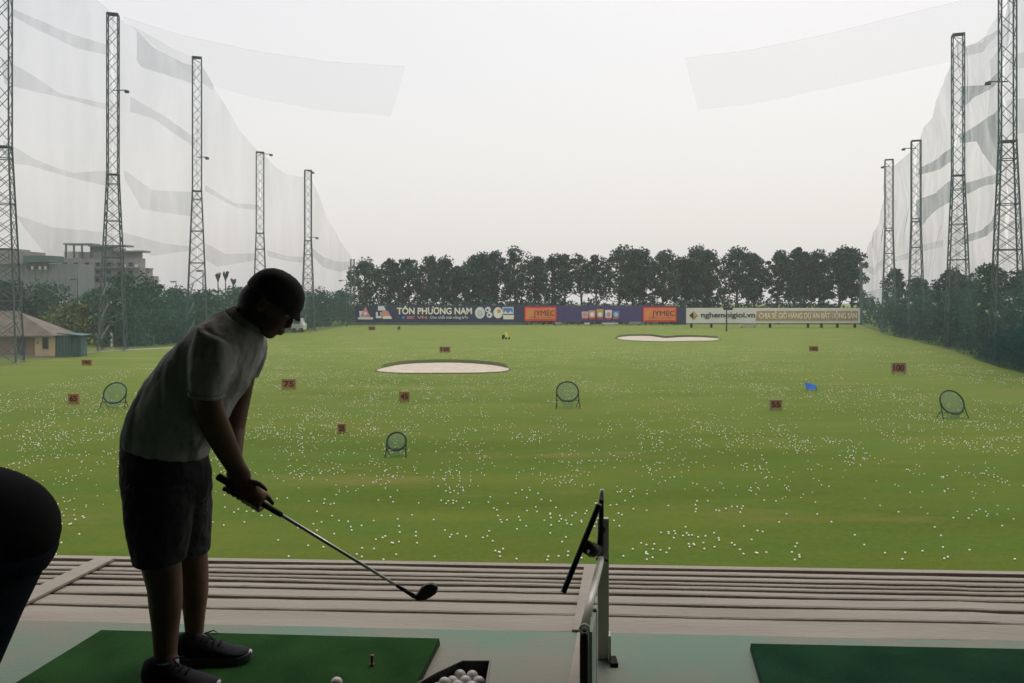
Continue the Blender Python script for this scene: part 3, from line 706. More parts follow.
# right-hand trees beyond the net
rt = [(872,268,112+24,20,'leaf'),(893,277,112,24,'leaf4'),(917,270,98,30,'leaf'),(938,280,88,26,'leaf2'),(954,264,84,36,'leaf4'),(986,270,74,42,'leaf4'),(1012,302,66,42,'leaf'),(1042,262,64,50,'leaf')]
rl = ['tree beyond the far end of the right net', 'tree behind the narrow net panel between the shorter right towers', 'dark tree at the foot of the tower with the lamp on top', 'olive tree just left of the second right tower', 'biggest green tree at the foot of the second right tower',
      'dark tree between the two tallest right towers', 'low tree at the foot of the tallest right tower', 'tree at the right edge of the picture']
for i, ((px, py, Y, w, m), l) in enumerate(zip(rt, rl)):
    qx, qy, (nx, ny) = RP(px); LL = math.hypot(nx, ny)*(1 if nx*qx+ny*qy > 0 else -1); qx += nx/LL*3.2; qy += ny/LL*3.2; Y = qy; k = Y/F; H = CZ+(HY-py)*k
    tree('broadleaf_tree', l, 'tree', qx, Y, H, w*k*1.3, m, 300+i, 'trees beyond the right net', low=.12, nclump=34, per=130, size=.17, crad=.20)
mb = MB(); cs = []; rad = []
for k in range(300):
    px = 862+240*rnd.random(); X, Y, (nx, ny) = RP(px); o = rnd.uniform(.9, 2.6); L = math.hypot(nx, ny)
    sgn = 1 if nx*X+ny*Y > 0 else -1
    cs.append((X+sgn*nx/L*o, Y+sgn*ny/L*o, rnd.uniform(.3, 3.3)+.9*noise.noise(Vector((px*.06, 1, 0))))); rad.append(rnd.uniform(.8, 1.5))
leaves(mb, cs, rad, 95, .16, rs)
tag(mb.build('hedge', 'leaf', fixn=False), 'dense dark hedge growing along the outside of the right net', 'hedge', kind='stuff')
# left-hand trees
ltree = [(8,284,92,44,'leaf'),(42,286,96,44,'leaf4'),(70,305,84,42,'leaf3'),(97,292,112,30,'leaf4'),(128,277,86,60,'leaf4'),(152,284,90,40,'leaf'),(176,290,98,40,'leaf4'),(206,292,104,40,'leaf4'),(236,290,112,38,'leaf4'),(262,292,120,34,'leaf'),(290,293,128,36,'leaf4'),(318,292,134,34,'leaf'),(342,291,142,28,'leaf4')]
ll = ['dark tree behind the tan roof at the left edge', 'dark tree in front of the grey warehouse wall', 'yellow green round tree behind the teal shed', 'small tree below the apartment block\'s right end', 'biggest tree behind the second left tower, hiding the apartment block\'s foot',
      'dark right shoulder of the biggest left tree', 'green tree left of the third left tower', 'green tree at the foot of the third left tower', 'green tree at the foot of the palms', 'tree hidden mostly by the golfer\'s shoulder', 'low tree right behind the golfer\'s head', 'low green tree left of the street lamp by the end post', 'low green tree beside the double end post']
for i, ((px, py, Y, w, m), l) in enumerate(zip(ltree, ll)):
    k = Y/F; H = CZ+(HY-py)*k
    tree('broadleaf_tree', l, 'tree', (px-CX)*k, Y, H, w*k*1.3, m, 400+i, 'trees beyond the left net', low=.10, nclump=36, per=120, size=.17, crad=.20)
mb = MB(); cs = []; rad = []
for k in range(330):
    px = 150+205*rnd.random(); X, Y, (nx, ny) = LP(px); o = rnd.uniform(2.5, 7.0); L = math.hypot(nx, ny)
    sgn = 1 if nx*X+ny*Y > 0 else -1
    cs.append((X+sgn*nx/L*o, Y+sgn*ny/L*o, rnd.uniform(.3, 3.0)+.8*noise.noise(Vector((px*.06, 4, 0))))); rad.append(rnd.uniform(.8, 1.5))
leaves(mb, cs, rad, 80, .18, rs)
tag(mb.build('shrubs', 'leaf4', fixn=False), 'green shrubs in one mass along the outside of the left net', 'shrubs', kind='stuff')
# palms
for px, py, Y, l in ((218, 273, 135, 'left palm of the three tufted palms beyond the left net'), (225.5, 272, 136, 'middle palm of the three tufted palms beyond the left net'), (233.5, 279, 142, 'smallest and rightmost of the three tufted palms beyond the left net')):
    k = Y/F; H = CZ+(HY-py)*k; t = thing('palm_tree', l, 'palm', ((px-CX)*k, Y, 0), 'palm trees beyond the left net')
    MB().tube([(0, 0, 0), (.1, 0, H*.5), (0, 0, H*.8)], [.16, .12, .10], 7).build('trunk', 'bark', t, smooth=True)
    mb = MB(); r = random.Random(int(px))
    for q in range(46):
        a = r.uniform(0, 6.28); sp = r.uniform(.03, .16); Lh = r.uniform(.7, 1.1)*H*.22
        b0 = Vector((0, 0, H*.78)); e = b0+Vector((math.cos(a)*Lh*sp*1.3, math.sin(a)*Lh*sp*1.3, Lh)); m_ = (b0+e)/2; s_ = Vector((-math.sin(a), math.cos(a), 0))*.09
        tip = e+Vector((math.cos(a)*.22, math.sin(a)*.22, -.08))
        mb.add([b0, m_+s_, e, tip, m_-s_], [(0, 1, 2, 3, 4)])
    mb.build('fronds', 'leaf', t, fixn=False)
# lamp posts
def lamp(px, py, Y, label, L=.9):
    k = Y/F; H = CZ+(HY-py)*k; t = thing('street_lamp', label, 'street lamp', ((px-CX)*k, Y, 0))
    MB().tube([(0, 0, 0), (0, 0, H)], [.1, .06], 8).build('pole', 'steel', t); MB().bar((0, 0, H), (-L, 0, H-.05), .08).build('arm', 'steel', t)
    MB().box((-L-.5, -.16, H-.22), (-L+.1, .16, H-.02)).build('lamp_head', 'steel', t, bevel=.04)
lamp(346.5, 280, 133, 'street lamp just left of the double end post', .8)
lamp(77.5, 278.5, 100, 'lamp post in front of the grey warehouse wall', .4)
lamp(203, 270, 98, 'lamp post showing inside the third left tower', .3)
lamp(176, 281, 120, 'thin post standing between the second and third left towers', .3)

# ------------------------------------------------------------------ buildings on the left
def bbox(root, x0, x1, y0, y1, Y, dep, m, name='wall', zb=None):
    a = P(x0, y0, Y); b_ = P(x1, y1, Y); L = Vector(root.location); zb = b_.z if zb is None else zb
    return MB().box((a.x-L.x, Y-L.y, zb-L.z), (b_.x-L.x, Y+dep-L.y, a.z-L.z)).build(name, m, root)
Y = 128
t = thing('warehouse', 'long grey sheet metal warehouse behind the left trees', 'building', (P(30, 0, Y).x, Y, 0))
bbox(t, -60, 78, 264, 330, Y, 5, 'wall_grey', 'wall', 0)
for x in range(-56, 80, 6): bbox(t, x, x+.7, 264.5, 328, Y-.12, .11, 'steel_pale', 'wall_rib', .2)
bbox(t, 23, 50, 255.5, 262, Y-1.5, 4, 'tealw', 'roof_sheet'); bbox(t, 27, 48, 262.2, 269, Y-.3, .2, 'glass_dark', 'opening')
for x in (31, 38.5, 44): bbox(t, x, x+2.4, 266.2, 269.5, Y-.5, .15, 'white', 'window')
bbox(t, -60, 23, 260, 264, Y-.6, 10, 'wall_pale', 'parapet'); bbox(t, 9, 24, 251, 260, Y+1, 6, 'wall_pale', 'roof_box'); bbox(t, -20, 8, 248, 260, Y+1, 6, 'wall_pale', 'roof_box')
Y = 142
t = thing('apartment_building', 'grey apartment block with stepped flat roofs behind the second left tower', 'building', (P(105, 0, Y).x, Y, 0))
bbox(t, 56, 139, 258, 330, Y, 2.5, 'wall_pale', 'wall', 0); bbox(t, 79, 138, 252, 257.9, Y+.6, 1.8, 'wall_pale', 'upper_wall')
bbox(t, 63, 92, 243.2, 244.6, Y-.5, 3, 'wall_grey', 'roof_slab'); 
for x in (65, 73, 81, 90): bbox(t, x, x+1, 244.7, 258, Y+.2, .3, 'steel', 'column')
bbox(t, 64, 80, 251.5, 258, Y+1.5, 5, 'white', 'roof_room'); bbox(t, 88, 126, 244.8, 246.4, Y-.4, 3, 'wall_grey', 'roof_slab'); bbox(t, 90, 110, 246.5, 252, Y+1.4, 6, 'wall_pale', 'roof_room')
bbox(t, 108, 143, 250.4, 251.9, Y-.6, 3, 'wall_grey', 'roof_slab')
for y in (262, 270, 278):
    for x in range(62, 138, 11):
        f = bbox(t, x, x+5.5, y, y+4.5, Y-.08, .07, 'wall_grey', 'window'); 
        g = bbox(t, x+.6, x+4.9, y+.6, y+3.9, Y-.11, .02, 'glass_dark', 'pane'); w_ = g.matrix_world.copy(); g.parent = f
for y in (267.5, 275.5): bbox(t, 56, 141.5, y, y+.9, Y-.7, .69, 'wall_grey', 'ledge')
for x in (62.5, 123, 135): bbox(t, x, x+2.6, 264.4, 267, Y-.4, .1, 'white', 'sign_box')
Y = 150
t = thing('house_block', 'small stepped pale building right of the apartment block', 'building', (P(146, 0, Y).x, Y, 0))
bbox(t, 141, 148, 269, 330, Y, 2, 'wall_pale', 'wall', 0); bbox(t, 148.1, 154, 276, 330, Y, 2, 'wall_pale', 'wing', 0); bbox(t, 140.5, 148.3, 268, 268.9, Y-.3, 2.4, 'wall_grey', 'roof')
bbox(t, 143, 146, 273, 277, Y-.05, .04, 'glass_dark', 'window')
# far low roofs beyond the trees
Y = 118
t = thing('low_roof_house', 'low house with a long white roof behind the yellow green tree', 'building', (P(82, 0, Y).x, Y, 0))
bbox(t, 60, 98, 305, 330, Y, 6, 'wall_pale', 'wall', 0); bbox(t, 58, 100, 301.5, 304.9, Y-.5, 7, 'white', 'roof'); bbox(t, 80, 87, 308, 314, Y-.05, .04, 'glass_dark', 'window')

# cream house with hipped tan roof
Y = 67.5; k = Y/F
t = thing('bungalow', 'cream and brown bungalow with a hipped tan roof at the left edge', 'house', (P(20, 0, Y).x, Y, 0)); L = Vector(t.location)
def HX(px): return (px-CX)*k-L.x
ez = CZ-(335.5-HY)*k
MB().box((HX(-60), .3, -.02), (HX(36), 2.6, ez)).build('brown_wall', 'pinkw', t)
MB().box((HX(36)+.003, -.15, -.02), (HX(56), 2.6, ez+.01)).build('wall', 'cream', t)
bx = MB(); bx.box((HX(-60), -.35, -.02), (HX(57), .28, .10)); bx.build('plinth', 'concrete', t)
w_ = MB().box((HX(43.5), -.2, ez*.36), (HX(49.5), -.155, ez*.93)).build('window', 'tealw', t); MB().box((HX(44.3), -.22, ez*.40), (HX(48.7), -.203, ez*.89)).build('pane', 'glass_dark', w_)
w_ = MB().box((HX(16), .2, .1), (HX(23), .29, ez*.93)).build('door', 'tealw', t); MB().box((HX(21), .15, 1.0), (HX(21.6), .198, 1.06)).build('handle', 'steel_pale', w_)
MB().box((HX(38), -.22, ez*.62), (HX(39.3), -.155, ez*.74)).build('meter_box', 'pinkw', t)
rz = CZ-(311-HY)*k
r_ = MB(); e = .35
A = [(HX(-60), -.6, ez), (HX(59), -.6, ez), (HX(59), 3.0, ez), (HX(-60), 3.0, ez)]
r_.add([*A, (HX(-40), 1.2, rz), (HX(8), 1.2, rz)], [(0, 1, 5, 4), (1, 2, 5), (2, 3, 4, 5), (3, 0, 4), (3, 2, 1, 0)]).build('roof', 'roof_tile', t)
f_ = MB(); f_.box((HX(-60), -.68, ez-.10), (HX(59.5), -.61, ez+.03)); f_.build('fascia', 'roof_tile', t)
t = thing('shed', 'low dark teal sheet shed attached right of the cream bungalow', 'shed', (P(71, 0, Y).x, Y-.2, 0)); L = Vector(t.location)
sh = CZ-(336-HY)*k
MB().box((HX(57.6), .1, 0), (HX(81.5), 1.1, sh)).build('wall', 'tealw', t)
for px in range(59, 81, 3): MB().box((HX(px), .04, .02), (HX(px)+.08, .098, sh-.02)).build('wall_rib', 'tealw', t)
rf = MB(); rf.add([(HX(59.8), -.3, sh+.20), (HX(84.5), -.3, sh+.02), (HX(84.5), 1.4, sh+.03), (HX(59.8), 1.4, sh+.21), (HX(59.8), -.3, sh+.29), (HX(84.5), -.3, sh+.09), (HX(84.5), 1.4, sh+.1), (HX(59.8), 1.4, sh+.3)],
        [(3,2,1,0),(4,5,6,7),(0,1,5,4),(1,2,6,5),(2,3,7,6),(3,0,4,7)]); rf.build('roof', 'tealw', t)
# small things on the path
for px, y0, y1, Y, w, l in ((147.5, 328, 347, 84, 4, 'white gate pillar behind the left net'), (112, 333, 350, 80, 2.2, 'thin white post left of the gate pillar'), (131, 333, 346, 86, 2.5, 'short white post between the two white posts')):
    k2 = Y/F; t = thing('gate_pillar', l, 'pillar', ((px-CX)*k2, Y, 0)); H = CZ-(y0-HY)*k2
    MB().box((-w*k2/2, -w*k2/2, 0), (w*k2/2, w*k2/2, H)).build('shaft', 'white', t, bevel=.03); MB().box((-w*k2/2-.07, -w*k2/2-.07, H), (w*k2/2+.07, w*k2/2+.07, H+.1)).build('cap', 'concrete', t)
def benchset(px, Y, w, label):
    k2 = Y/F; t = thing('low_fence', label, 'fence', ((px-CX)*k2, Y, 0)); W = w*k2
    n = int(W/.9)
    for i in range(n+1): MB().box((-W/2+W*i/n-.04, -.04, 0), (-W/2+W*i/n+.04, .04, 1.05)).build('post', 'steel_pale', t)
    for z in (.45, .95): MB().box((-W/2, -.02+.0, z), (W/2, .02, z+.07)).build('rail', 'steel_pale', t)
benchset(125, 82, 58, 'low pale railing behind the left net beside the gate pillar')
# white vehicle beyond the golfer's cap
Y = 112; k2 = Y/F
t = thing('parked_van', 'small white van beside the left net, seen just right of the golfer\'s cap', 'van', ((299-CX)*k2, Y, 0))
prism([(-.8, -.9, .35), (.9, -.9, .35), (.95, -.9, 1.1), (.7, -.9, 1.25), (.45, -.9, 1.95), (-.8, -.9, 2.0)], (0, 1, 0), 1.6).build('body', 'white', t, bevel=.08)
MB().box((-.5, -.93, 1.2), (.35, -.905, 1.75)).build('window', 'glass_dark', t)
for s_ in (-.45, .55): MB().tube([(s_, -.95, .32), (s_, -.75, .32)], .32, 14).build('wheel', 'rubber', t)

# ------------------------------------------------------------------ upper tier bay
fl = MB(); A = [G(-900, 600, ZF), G(-900, 600, ZF)]
eL = Vector((-14, 3.58, ZF)); e0 = G(25, 620.5, ZF); e1 = G(1024, 641.5, ZF)
d = (e1-e0).normalized(); eA = e0-d*12; eB = e1+d*12
fl = prism([eA, eB, Vector((eB.x, -6, ZF)), Vector((eA.x, -6, ZF))], (0, 0, -1), .22)
tag(fl.build('bay_floor', 'floor'), kind='structure')
nrm = Vector((-d.y, d.x, 0))
# sloping ledge of boards beyond the floor edge
t = thing('board_ledge', 'weathered grey board ledge running along the outer edge of the bay floor', 'ledge', tuple((e0+e1)/2)); L = Vector(t.location)
us = [.004, .203, .34, .46, .54, .602, .659, .732, .80]; gaps = [.012, .020, .022, .027, .024, .026, .024, .026, .01]
SL = .0
KS = .103
def lp(s, u, wob=0):
    p = e0+d*(s+KS*u)+nrm*u; return Vector((p.x, p.y, ZF-.012-SL*u+wob))-L
# spans between joints: joint strips at s for px 60, 590, 980
def s_of(px, y): q = G(px, y, ZF); return (q-e0).dot(d)
j1 = s_of(-17, 621); j2 = s_of(580, 632); j3 = s_of(1004, 640.8)
ang = .13
spans = [(-11.5, j1-.03), (j1+.03, j2-.035), (j2+.035, 14)]
for si, (a, b_) in enumerate(spans):
    for bi in range(8):
        u0 = us[bi]+gaps[bi]*.5; u1 = us[bi+1]-gaps[bi+1]*.5; n = max(4, int((b_-a)/.12)); mb = MB(); rs_ = []
        for i in range(n+1):
            s_ = a+(b_-a)*i/n
            du_ = 0; wz = .005*noise.noise(Vector((s_*1.1, bi*3.1, si*7)))+.002*noise.noise(Vector((s_*5, bi, 2)))
            du = .012*noise.noise(Vector((s_*.9, bi*1.7+4, 3))) 
            kk = min(1, max(0, (s_-j3)/.09)); kk = kk*kk*(3-2*kk); wz += .004*kk*(si == 2); du_ = .020*kk*(si == 2)*(.4+.6*(bi > 0))
            du += du_*-1
            sa = s_+(u0)*ang*0; 
            rs_.append([lp(s_, u0+du, wz-.018), lp(s_, u0+du, wz), lp(s_, u0+du+.008, wz+.004), lp(s_, u1+du-.008, wz+.003), lp(s_, u1+du, wz-.006), lp(s_, u1+du, wz-.02)])
        mb.rings(rs_); mb.build('board', 'board', t)
jd = Vector((math.sin(R(8.8)), math.cos(R(8.8)), 0))      # direction of the bay dividers
def strip3(s_, w_, name='joint_strip', m='board', ext=1.0, zz=.016, skew=0):
    base = e0+d*s_; run = .80/jd.dot(nrm)
    a0 = base-jd*0.0; a1 = base+jd*run*ext
    q0 = Vector((a0.x, a0.y, ZF-.012+zz))-L; q1 = Vector((a1.x, a1.y, ZF-.012+zz))-L
    return MB().bar(q0, q1, w_, .012).build(name, m, t)
strip3(j1, .10); strip3(j2, .065)
us_ = MB(); us_.add([lp(-11.5, .01, -.036), lp(14, .01, -.036), lp(14, .84, -.036), lp(-11.5, .84, -.036)], [(0, 1, 2, 3)]); us_.build('gap_shade_sheet', 'under', t)  # near-black sheet standing in for the shaded void below the board gaps
for s_ in np.arange(-11, 14, 1.4):
    MB().bar(lp(s_, .01, -.10), lp(s_, .79, -.10), .06, .10).build('joist', 'under', t)
# far gutter lip
MB().bar(lp(-11.5, .835, -.02), lp(14, .835, -.02), .045, .06).build('edge_trim', 'board', t)

# building shell that shades the bay (roof, back wall, side walls, lower storey)
t = thing('range_building', 'two storey open fronted golf range building whose upper bays the camera stands in', 'building', (0, 0, 0))
MB().box((eA.x, -6, ZF+3.95), (eB.x, 4.55, ZF+4.1)).build('roof', 'ceiling', t)
MB().box((eA.x, -6.2, 0), (eB.x, -6.002, ZF+4.1)).build('back_wall', 'wallbay', t)
MB().box((eA.x-.2, -6, 0), (eA.x-.002, 3.3, ZF+4.1)).build('side_wall', 'wallbay', t); MB().box((eB.x+.002, -6, 0), (eB.x+.2, 3.3, ZF+4.1)).build('side_wall', 'wallbay', t)
for x in (-10, -6.2, 6.2, 10): MB().box((x-.15, 2.6, .0), (x+.15, 2.9, ZF-.225)).build('column', 'concrete', t)

# hitting mats
def hitmat(label, corners, m):
    zt = ZF+.028; pts = [G(x, y, zt) for x, y in corners]; c = sum(pts, Vector())/4; c.z = ZF
    t = thing('hitting_mat', label, 'mat', tuple(c), 'green hitting mats')
    q = [p-c for p in pts]
    b0 = [Vector((v.x, v.y, .001)) for v in q]
    prism(b0, (0, 0, 1), .014).build('rubber_base', 'rubber', t)
    prism([Vector((v.x*.997, v.y*.997, .0152)) for v in q], (0, 0, 1), .012).build('turf', m, t)
    return t
def line_at(p, q, y): return (p[0]+(q[0]-p[0])*(y-p[1])/(q[1]-p[1]), y)
hitmat('large green turf mat the golfer stands on', [(101, 629.5), (440, 638), line_at((440, 638), (417, 683), 900), line_at((101, 629.5), (14, 683), 900)], 'mat')
hitmat('dark blue green turf mat in the bay at the right', [(750, 643), (1150, 651), (1350, 900), line_at((750, 643), (762, 683), 900)], 'mat2')
# tee, ball on the mat
q = G(372, 665, ZF+.028); t = thing('rubber_tee', 'small orange rubber tee standing on the golfer\'s mat', 'tee', tuple(q))
MB().tube([(0,0,0),(0,0,.004),(0,0,.006),(0,0,.03),(0,0,.036)], [.010,.010,.006,.005,.009], 12).build('stem', 'tee', t, smooth=True)
def ball(loc, label, group=None, m='ball_old', r=.0214):
    me = bpy.data.meshes.get('range_ball')
    if me is None:
        v3, f3 = ico(4); v3 = v3*r
        me = bpy.data.meshes.new('range_ball'); me.from_pydata([tuple(x) for x in v3], [], f3); me.materials.append(M[m]); me.polygons.foreach_set('use_smooth', [True]*len(f3))
    o = bpy.data.objects.new('golf_ball', me); o.location = loc; link(o); return tag(o, label, 'golf ball', group)
q = G(336.5, 689.5, ZF+.028); ball((q.x, q.y, ZF+.028+.0215), 'single golf ball on the golfer\'s mat at the bottom edge of the picture')

# ball tray
T0 = Vector((-.20, 2.66, ZF)); t = thing('ball_tray', 'black plastic tray full of golf balls on the floor beside the mat', 'tray', tuple(T0))
top = [(463,660.5),(491,660.5),(486,690),(480,720),(385,720),(392,700),(413,686),(436,673)]
pt = [G(x, y, ZF+.115) for x, y in top]; cen = sum(pt, Vector())/len(pt)
def ringat(f, z): return [Vector((cen.x+(p.x-cen.x)*f-T0.x, cen.y+(p.y-cen.y)*f-T0.y, z)) for p in pt]
MB().rings([ringat(.90, .001), ringat(1, .113), ringat(.955, .113), ringat(.87, .012)]).build('shell', 'plastic', t)
MB().rings([ringat(1.008, .106), ringat(1.01, .1175), ringat(.965, .1180), ringat(.965, .1145), ringat(1.004, .1142)], cap=False).build('rim', 'rimgrey', t)
r = random.Random(3); placed = []
zs = [ZF+.050, ZF+.080]
def inside(x, y, f):
    pp = [(cen.x+(p.x-cen.x)*f, cen.y+(p.y-cen.y)*f) for p in pt]; c_ = False; j = len(pp)-1
    for i in range(len(pp)):
        if (pp[i][1] > y) != (pp[j][1] > y) and x < (pp[j][0]-pp[i][0])*(y-pp[i][1])/(pp[j][1]-pp[i][1])+pp[i][0]: c_ = not c_
        j = i
    return c_
for lay, z in enumerate(zs):
    ys = np.arange(2.42, 2.9, .0385)
    for iy, yy in enumerate(ys):
        for xx in np.arange(-.45, 0, .0445):
            x_ = xx+(.022 if (iy+lay) % 2 else 0)+r.uniform(-.002, .002); y_ = yy+lay*.02+r.uniform(-.002, .002)
            if inside(x_, y_, .78 if lay == 0 else .80) and y_ < 2.835-(.0 if lay == 0 else .02): placed.append((x_, y_, z+r.uniform(-.003, .003)+(.012 if lay and x_ < -.22 else 0)))
for pz in placed: ball(pz, 'used golf ball lying among others in the black tray', 'golf balls in the black tray')

# ------------------------------------------------------------------ bay divider with tilting black panel
A_ = Vector((.219, 2.43, ZF)); B_ = Vector((.343, 3.1, ZF)); RZ = .40
t = thing('bay_divider', 'low metal tube divider frame with a black panel tilted on its far post', 'divider', tuple(B_)); L = Vector(t.location)
def rel(p): return Vector(p)-L
dd = (B_-A_).normalized()
fr = [A_+Vector((0, 0, RZ)), B_+Vector((-.002, -.04, RZ))]
MB().tube([rel(p) for p in fr], .0125, 14).build('top_rail', 'tube', t, smooth=True)
MB().tube([rel(A_+Vector((0, 0, .0))), rel(A_+Vector((0, 0, RZ-.05))), rel(A_+Vector((0, -.004, RZ-.01)))], [.0135, .0135, .0125], 14).build('near_post', 'rubber', t, smooth=True)
ring_ = [rel(A_+Vector((0, -.012, RZ)))+Vector((.0138*math.cos(a), 0, .0138*math.sin(a))) for a in [2*math.pi*i/16 for i in range(17)]]
MB().tube(ring_, .004, 6, cap=False).build('tube_mouth', 'tube', t, smooth=True)
side = Vector((dd.y, -dd.x, 0))
pn = MB(); o1 = side*.012
pn.add([rel(A_+dd*.02+o1+Vector((0, 0, .03))), rel(A_+dd*.22+o1+Vector((0, 0, .03))), rel(A_+dd*.22+o1+Vector((0, 0, RZ-.02))), rel(A_+dd*.02+o1+Vector((0, 0, RZ-.02))),
        rel(A_+dd*.02+o1*1.9+Vector((0, 0, .03))), rel(A_+dd*.22+o1*1.9+Vector((0, 0, .03))), rel(A_+dd*.22+o1*1.9+Vector((0, 0, RZ-.02))), rel(A_+dd*.02+o1*1.9+Vector((0, 0, RZ-.02)))],
       [(0, 1, 2, 3), (7, 6, 5, 4), (0, 4, 5, 1), (1, 5, 6, 2), (2, 6, 7, 3), (3, 7, 4, 0)]); pn.build('side_panel', 'panelg', t)
p0 = P(596.8, 0, 2.95)
MB().box((rel(P(593.2, 0, 2.60)).x, rel(P(0, 0, 2.60)).y, 0), (rel(P(596.6, 0, 2.60)).x, rel(P(0, 0, 2.615)).y, .385)).build('black_strip', 'rubber', t)
MB().box((-.012, -.008, 0), (.032, .018, .545)).build('far_post', 'post', t, bevel=.003)
MB().tube([(.008, .0, .0), (.008, .0, .0)], .02, 8)
MB().box((.028, -.03, 0), (.037, .02, .10)).build('bracket', 'post', t); MB().box((.030, -.07, 0), (.060, .0, .014)).build('bracket_foot', 'under', t, bevel=.003)
# sleeve and tip
PT = P(601.5, 498, 3.08)
MB().tube([rel(P(599.5, 556, 3.08)), rel(P(600.6, 540, 3.08)), rel(P(601.2, 520, 3.08)), rel(P(601.4, 499.5, 3.08))], [.014, .013, .0095, .010], 12).build('black_sleeve', 'plastic', t, smooth=True)
MB().tube([rel(P(601.4, 499.5, 3.08)), rel(P(602.2, 489.5, 3.08))], [.010, .0075], 12).build('pale_tip', 'tube', t, smooth=True)
MB().ell(rel(P(602, 529, 3.08)), ((.016, 0, 0), (0, .016, 0), (0, 0, .02))).build('knob', 'plastic', t, smooth=True)
MB().tube([rel(P(596, 559, 3.05)), rel(P(607.5, 560, 3.05))], .006, 8).build('clamp', 'plastic', t)
# tilted black panel (seen nearly edge on)
a0 = P(598, 503, 3.0); a1 = P(563.5, 588, 2.95); ax = (a1-a0).normalized(); w2 = Vector((.100, 1, -.30)); w2 = (w2-ax*w2.dot(ax)).normalized()*.11; nn = ax.cross(w2).normalized()
def slab(root, a, b_, w, n, th, name, m, taper=.75):
    q = []
    for s_ in (0, 1):
        off = n*(th*s_)
        q += [a-w*taper+off, a+w*taper+off, b_+w*1.0+off, b_-w*1.0+off]
    mb = MB(); mb.add([rel(v) for v in q], [(3,2,1,0),(4,5,6,7),(0,1,5,4),(1,2,6,5),(2,3,7,6),(3,0,4,7)]); return mb.build(name, m, root, bevel=.003)
if nn.x < 0: nn = -nn
slab(t, a0, a1, w2, nn, .016, 'black_panel', 'plastic')
slab(t, a0-nn*.0045, a1-nn*.0045, w2, nn, .004, 'panel_face', 'panelg')
MB().tube([rel(P(585, 546, 3.0)), rel(P(592, 550, 3.02)), rel(P(598, 550, 3.06))], [.024, .028, .02], 10).build('pivot', 'plastic', t, smooth=True)
MB().ell(rel(P(588, 551.5, 2.97)), ((.006, 0, 0), (0, .006, 0), (0, 0, .006))).build('screw', 'tube', t)
# pale strip on the floor under the divider
mb = MB(); q = [G(577.5, 632.5, ZF+.006), G(583.5, 632.5, ZF+.006), G(579, 700, ZF+.006), G(565, 700, ZF+.006)]
mb = prism([Vector((p.x, p.y, ZF+.001)) for p in q], (0, 0, 1), .006); o = mb.build('floor_strip', 'board'); tag(o, 'pale metal strip on the floor beside the divider', 'strip')

# ------------------------------------------------------------------ golf bag at the left edge
Yb = 1.6
t = thing('golf_bag', 'black and navy golf bag with a domed black cover at the left edge', 'golf bag', (-1.42, Yb, ZF)); L = Vector(t.location)
ax0 = P(-31, 536, Yb)-L; ax1 = Vector((0, 0, .0)); adir = (ax0-ax1).normalized()
rim = P(-29, 531, Yb)-L
side_ = adir.cross(Vector((0, 1, 0))).normalized(); back_ = Vector((0, 1, 0)); back_ = (back_-adir*back_.dot(adir)).normalized()
if side_.x < 0: side_ = -side_
def brg(c, r, n=28, sq=1.): return [c+side_*r*math.cos(2*math.pi*k/n)+back_*r*sq*math.sin(2*math.pi*k/n) for k in range(n)]
H_ = rim.length
body = [brg(adir*(H_*f), r_) for f, r_ in ((0.0, .105), (.02, .115), (.3, .118), (.6, .125), (.85, .140), (.97, .152))]
MB().rings(body).build('body', 'bagnavy', t, smooth=True)
MB().rings([brg(adir*(H_*f), r_) for f, r_ in ((.965, .157), (.985, .162), (1.0, .1615), (1.012, .158))]).build('collar', 'bagnavy', t, smooth=True)
MB().rings([brg(adir*(H_+.013+.108*math.sin(a)), .158*math.cos(a)**.85+.001) for a in [R(x) for x in (0, 12, 24, 36, 48, 60, 72, 82, 89)]]).build('hood', 'bagblack', t, smooth=True)
MB().rings([brg(adir*(H_*f)-back_*.09, r_) for f, r_ in ((.12, .06), (.15, .08), (.5, .085), (.55, .06))]).build('pocket', 'bagnavy', t, smooth=True)
MB().tube([adir*(H_*.8)-back_*.14, adir*(H_*.6)-back_*.22, adir*(H_*.35)-back_*.16], .014, 8).build('strap', 'bagblack', t, smooth=True)

# ------------------------------------------------------------------ the golfer
root = thing('person', 'golfer in grey polo, dark shorts and dark cap, bending over an iron on the mat', 'person', (-1.28, 2.95, ZF)); PL = Vector(root.location)
NR = 28
def eR(a, b_, Y, ry, n=NR, Ya=None, sq=2.1):       # ring from two silhouette pixels; ry = half thickness across
    A1 = P(CX+(a[0]-CX)*(Y-.32*ry)/Y, a[1], Y)-PL; B1 = P(CX+(b_[0]-CX)*(Y+.10*ry)/Y, b_[1], Y)-PL; c = (A1+B1)/2; u = (B1-A1)/2; v = Vector((0, ry, 0)); out = []
    for k in range(n):
        th = 2*math.pi*k/n; cs_, sn = math.cos(th), math.sin(th)
        cs_ = math.copysign(abs(cs_)**(2/sq), cs_); sn = math.copysign(abs(sn)**(2/sq), sn)
        out.append(c+u*cs_+v*sn)
    return out
def limb(mb, rs_): mb.rings([eR(*r_) for r_ in rs_])
def shrink(r_, f, dz=Vector()):
    c = sum(r_, Vector())/len(r_); return [c+(p-c)*f+dz for p in r_]
def finish(o, vox, sm=6, sf=.6):
    rm = o.modifiers.new('remesh', 'REMESH'); rm.mode = 'VOXEL'; rm.voxel_size = vox; rm.use_smooth_shade = True
    s_ = o.modifiers.new('smooth', 'SMOOTH'); s_.iterations = sm; s_.factor = sf
    return o
YT = 2.97; YN = 2.80; YFa = 3.14
body = MB()
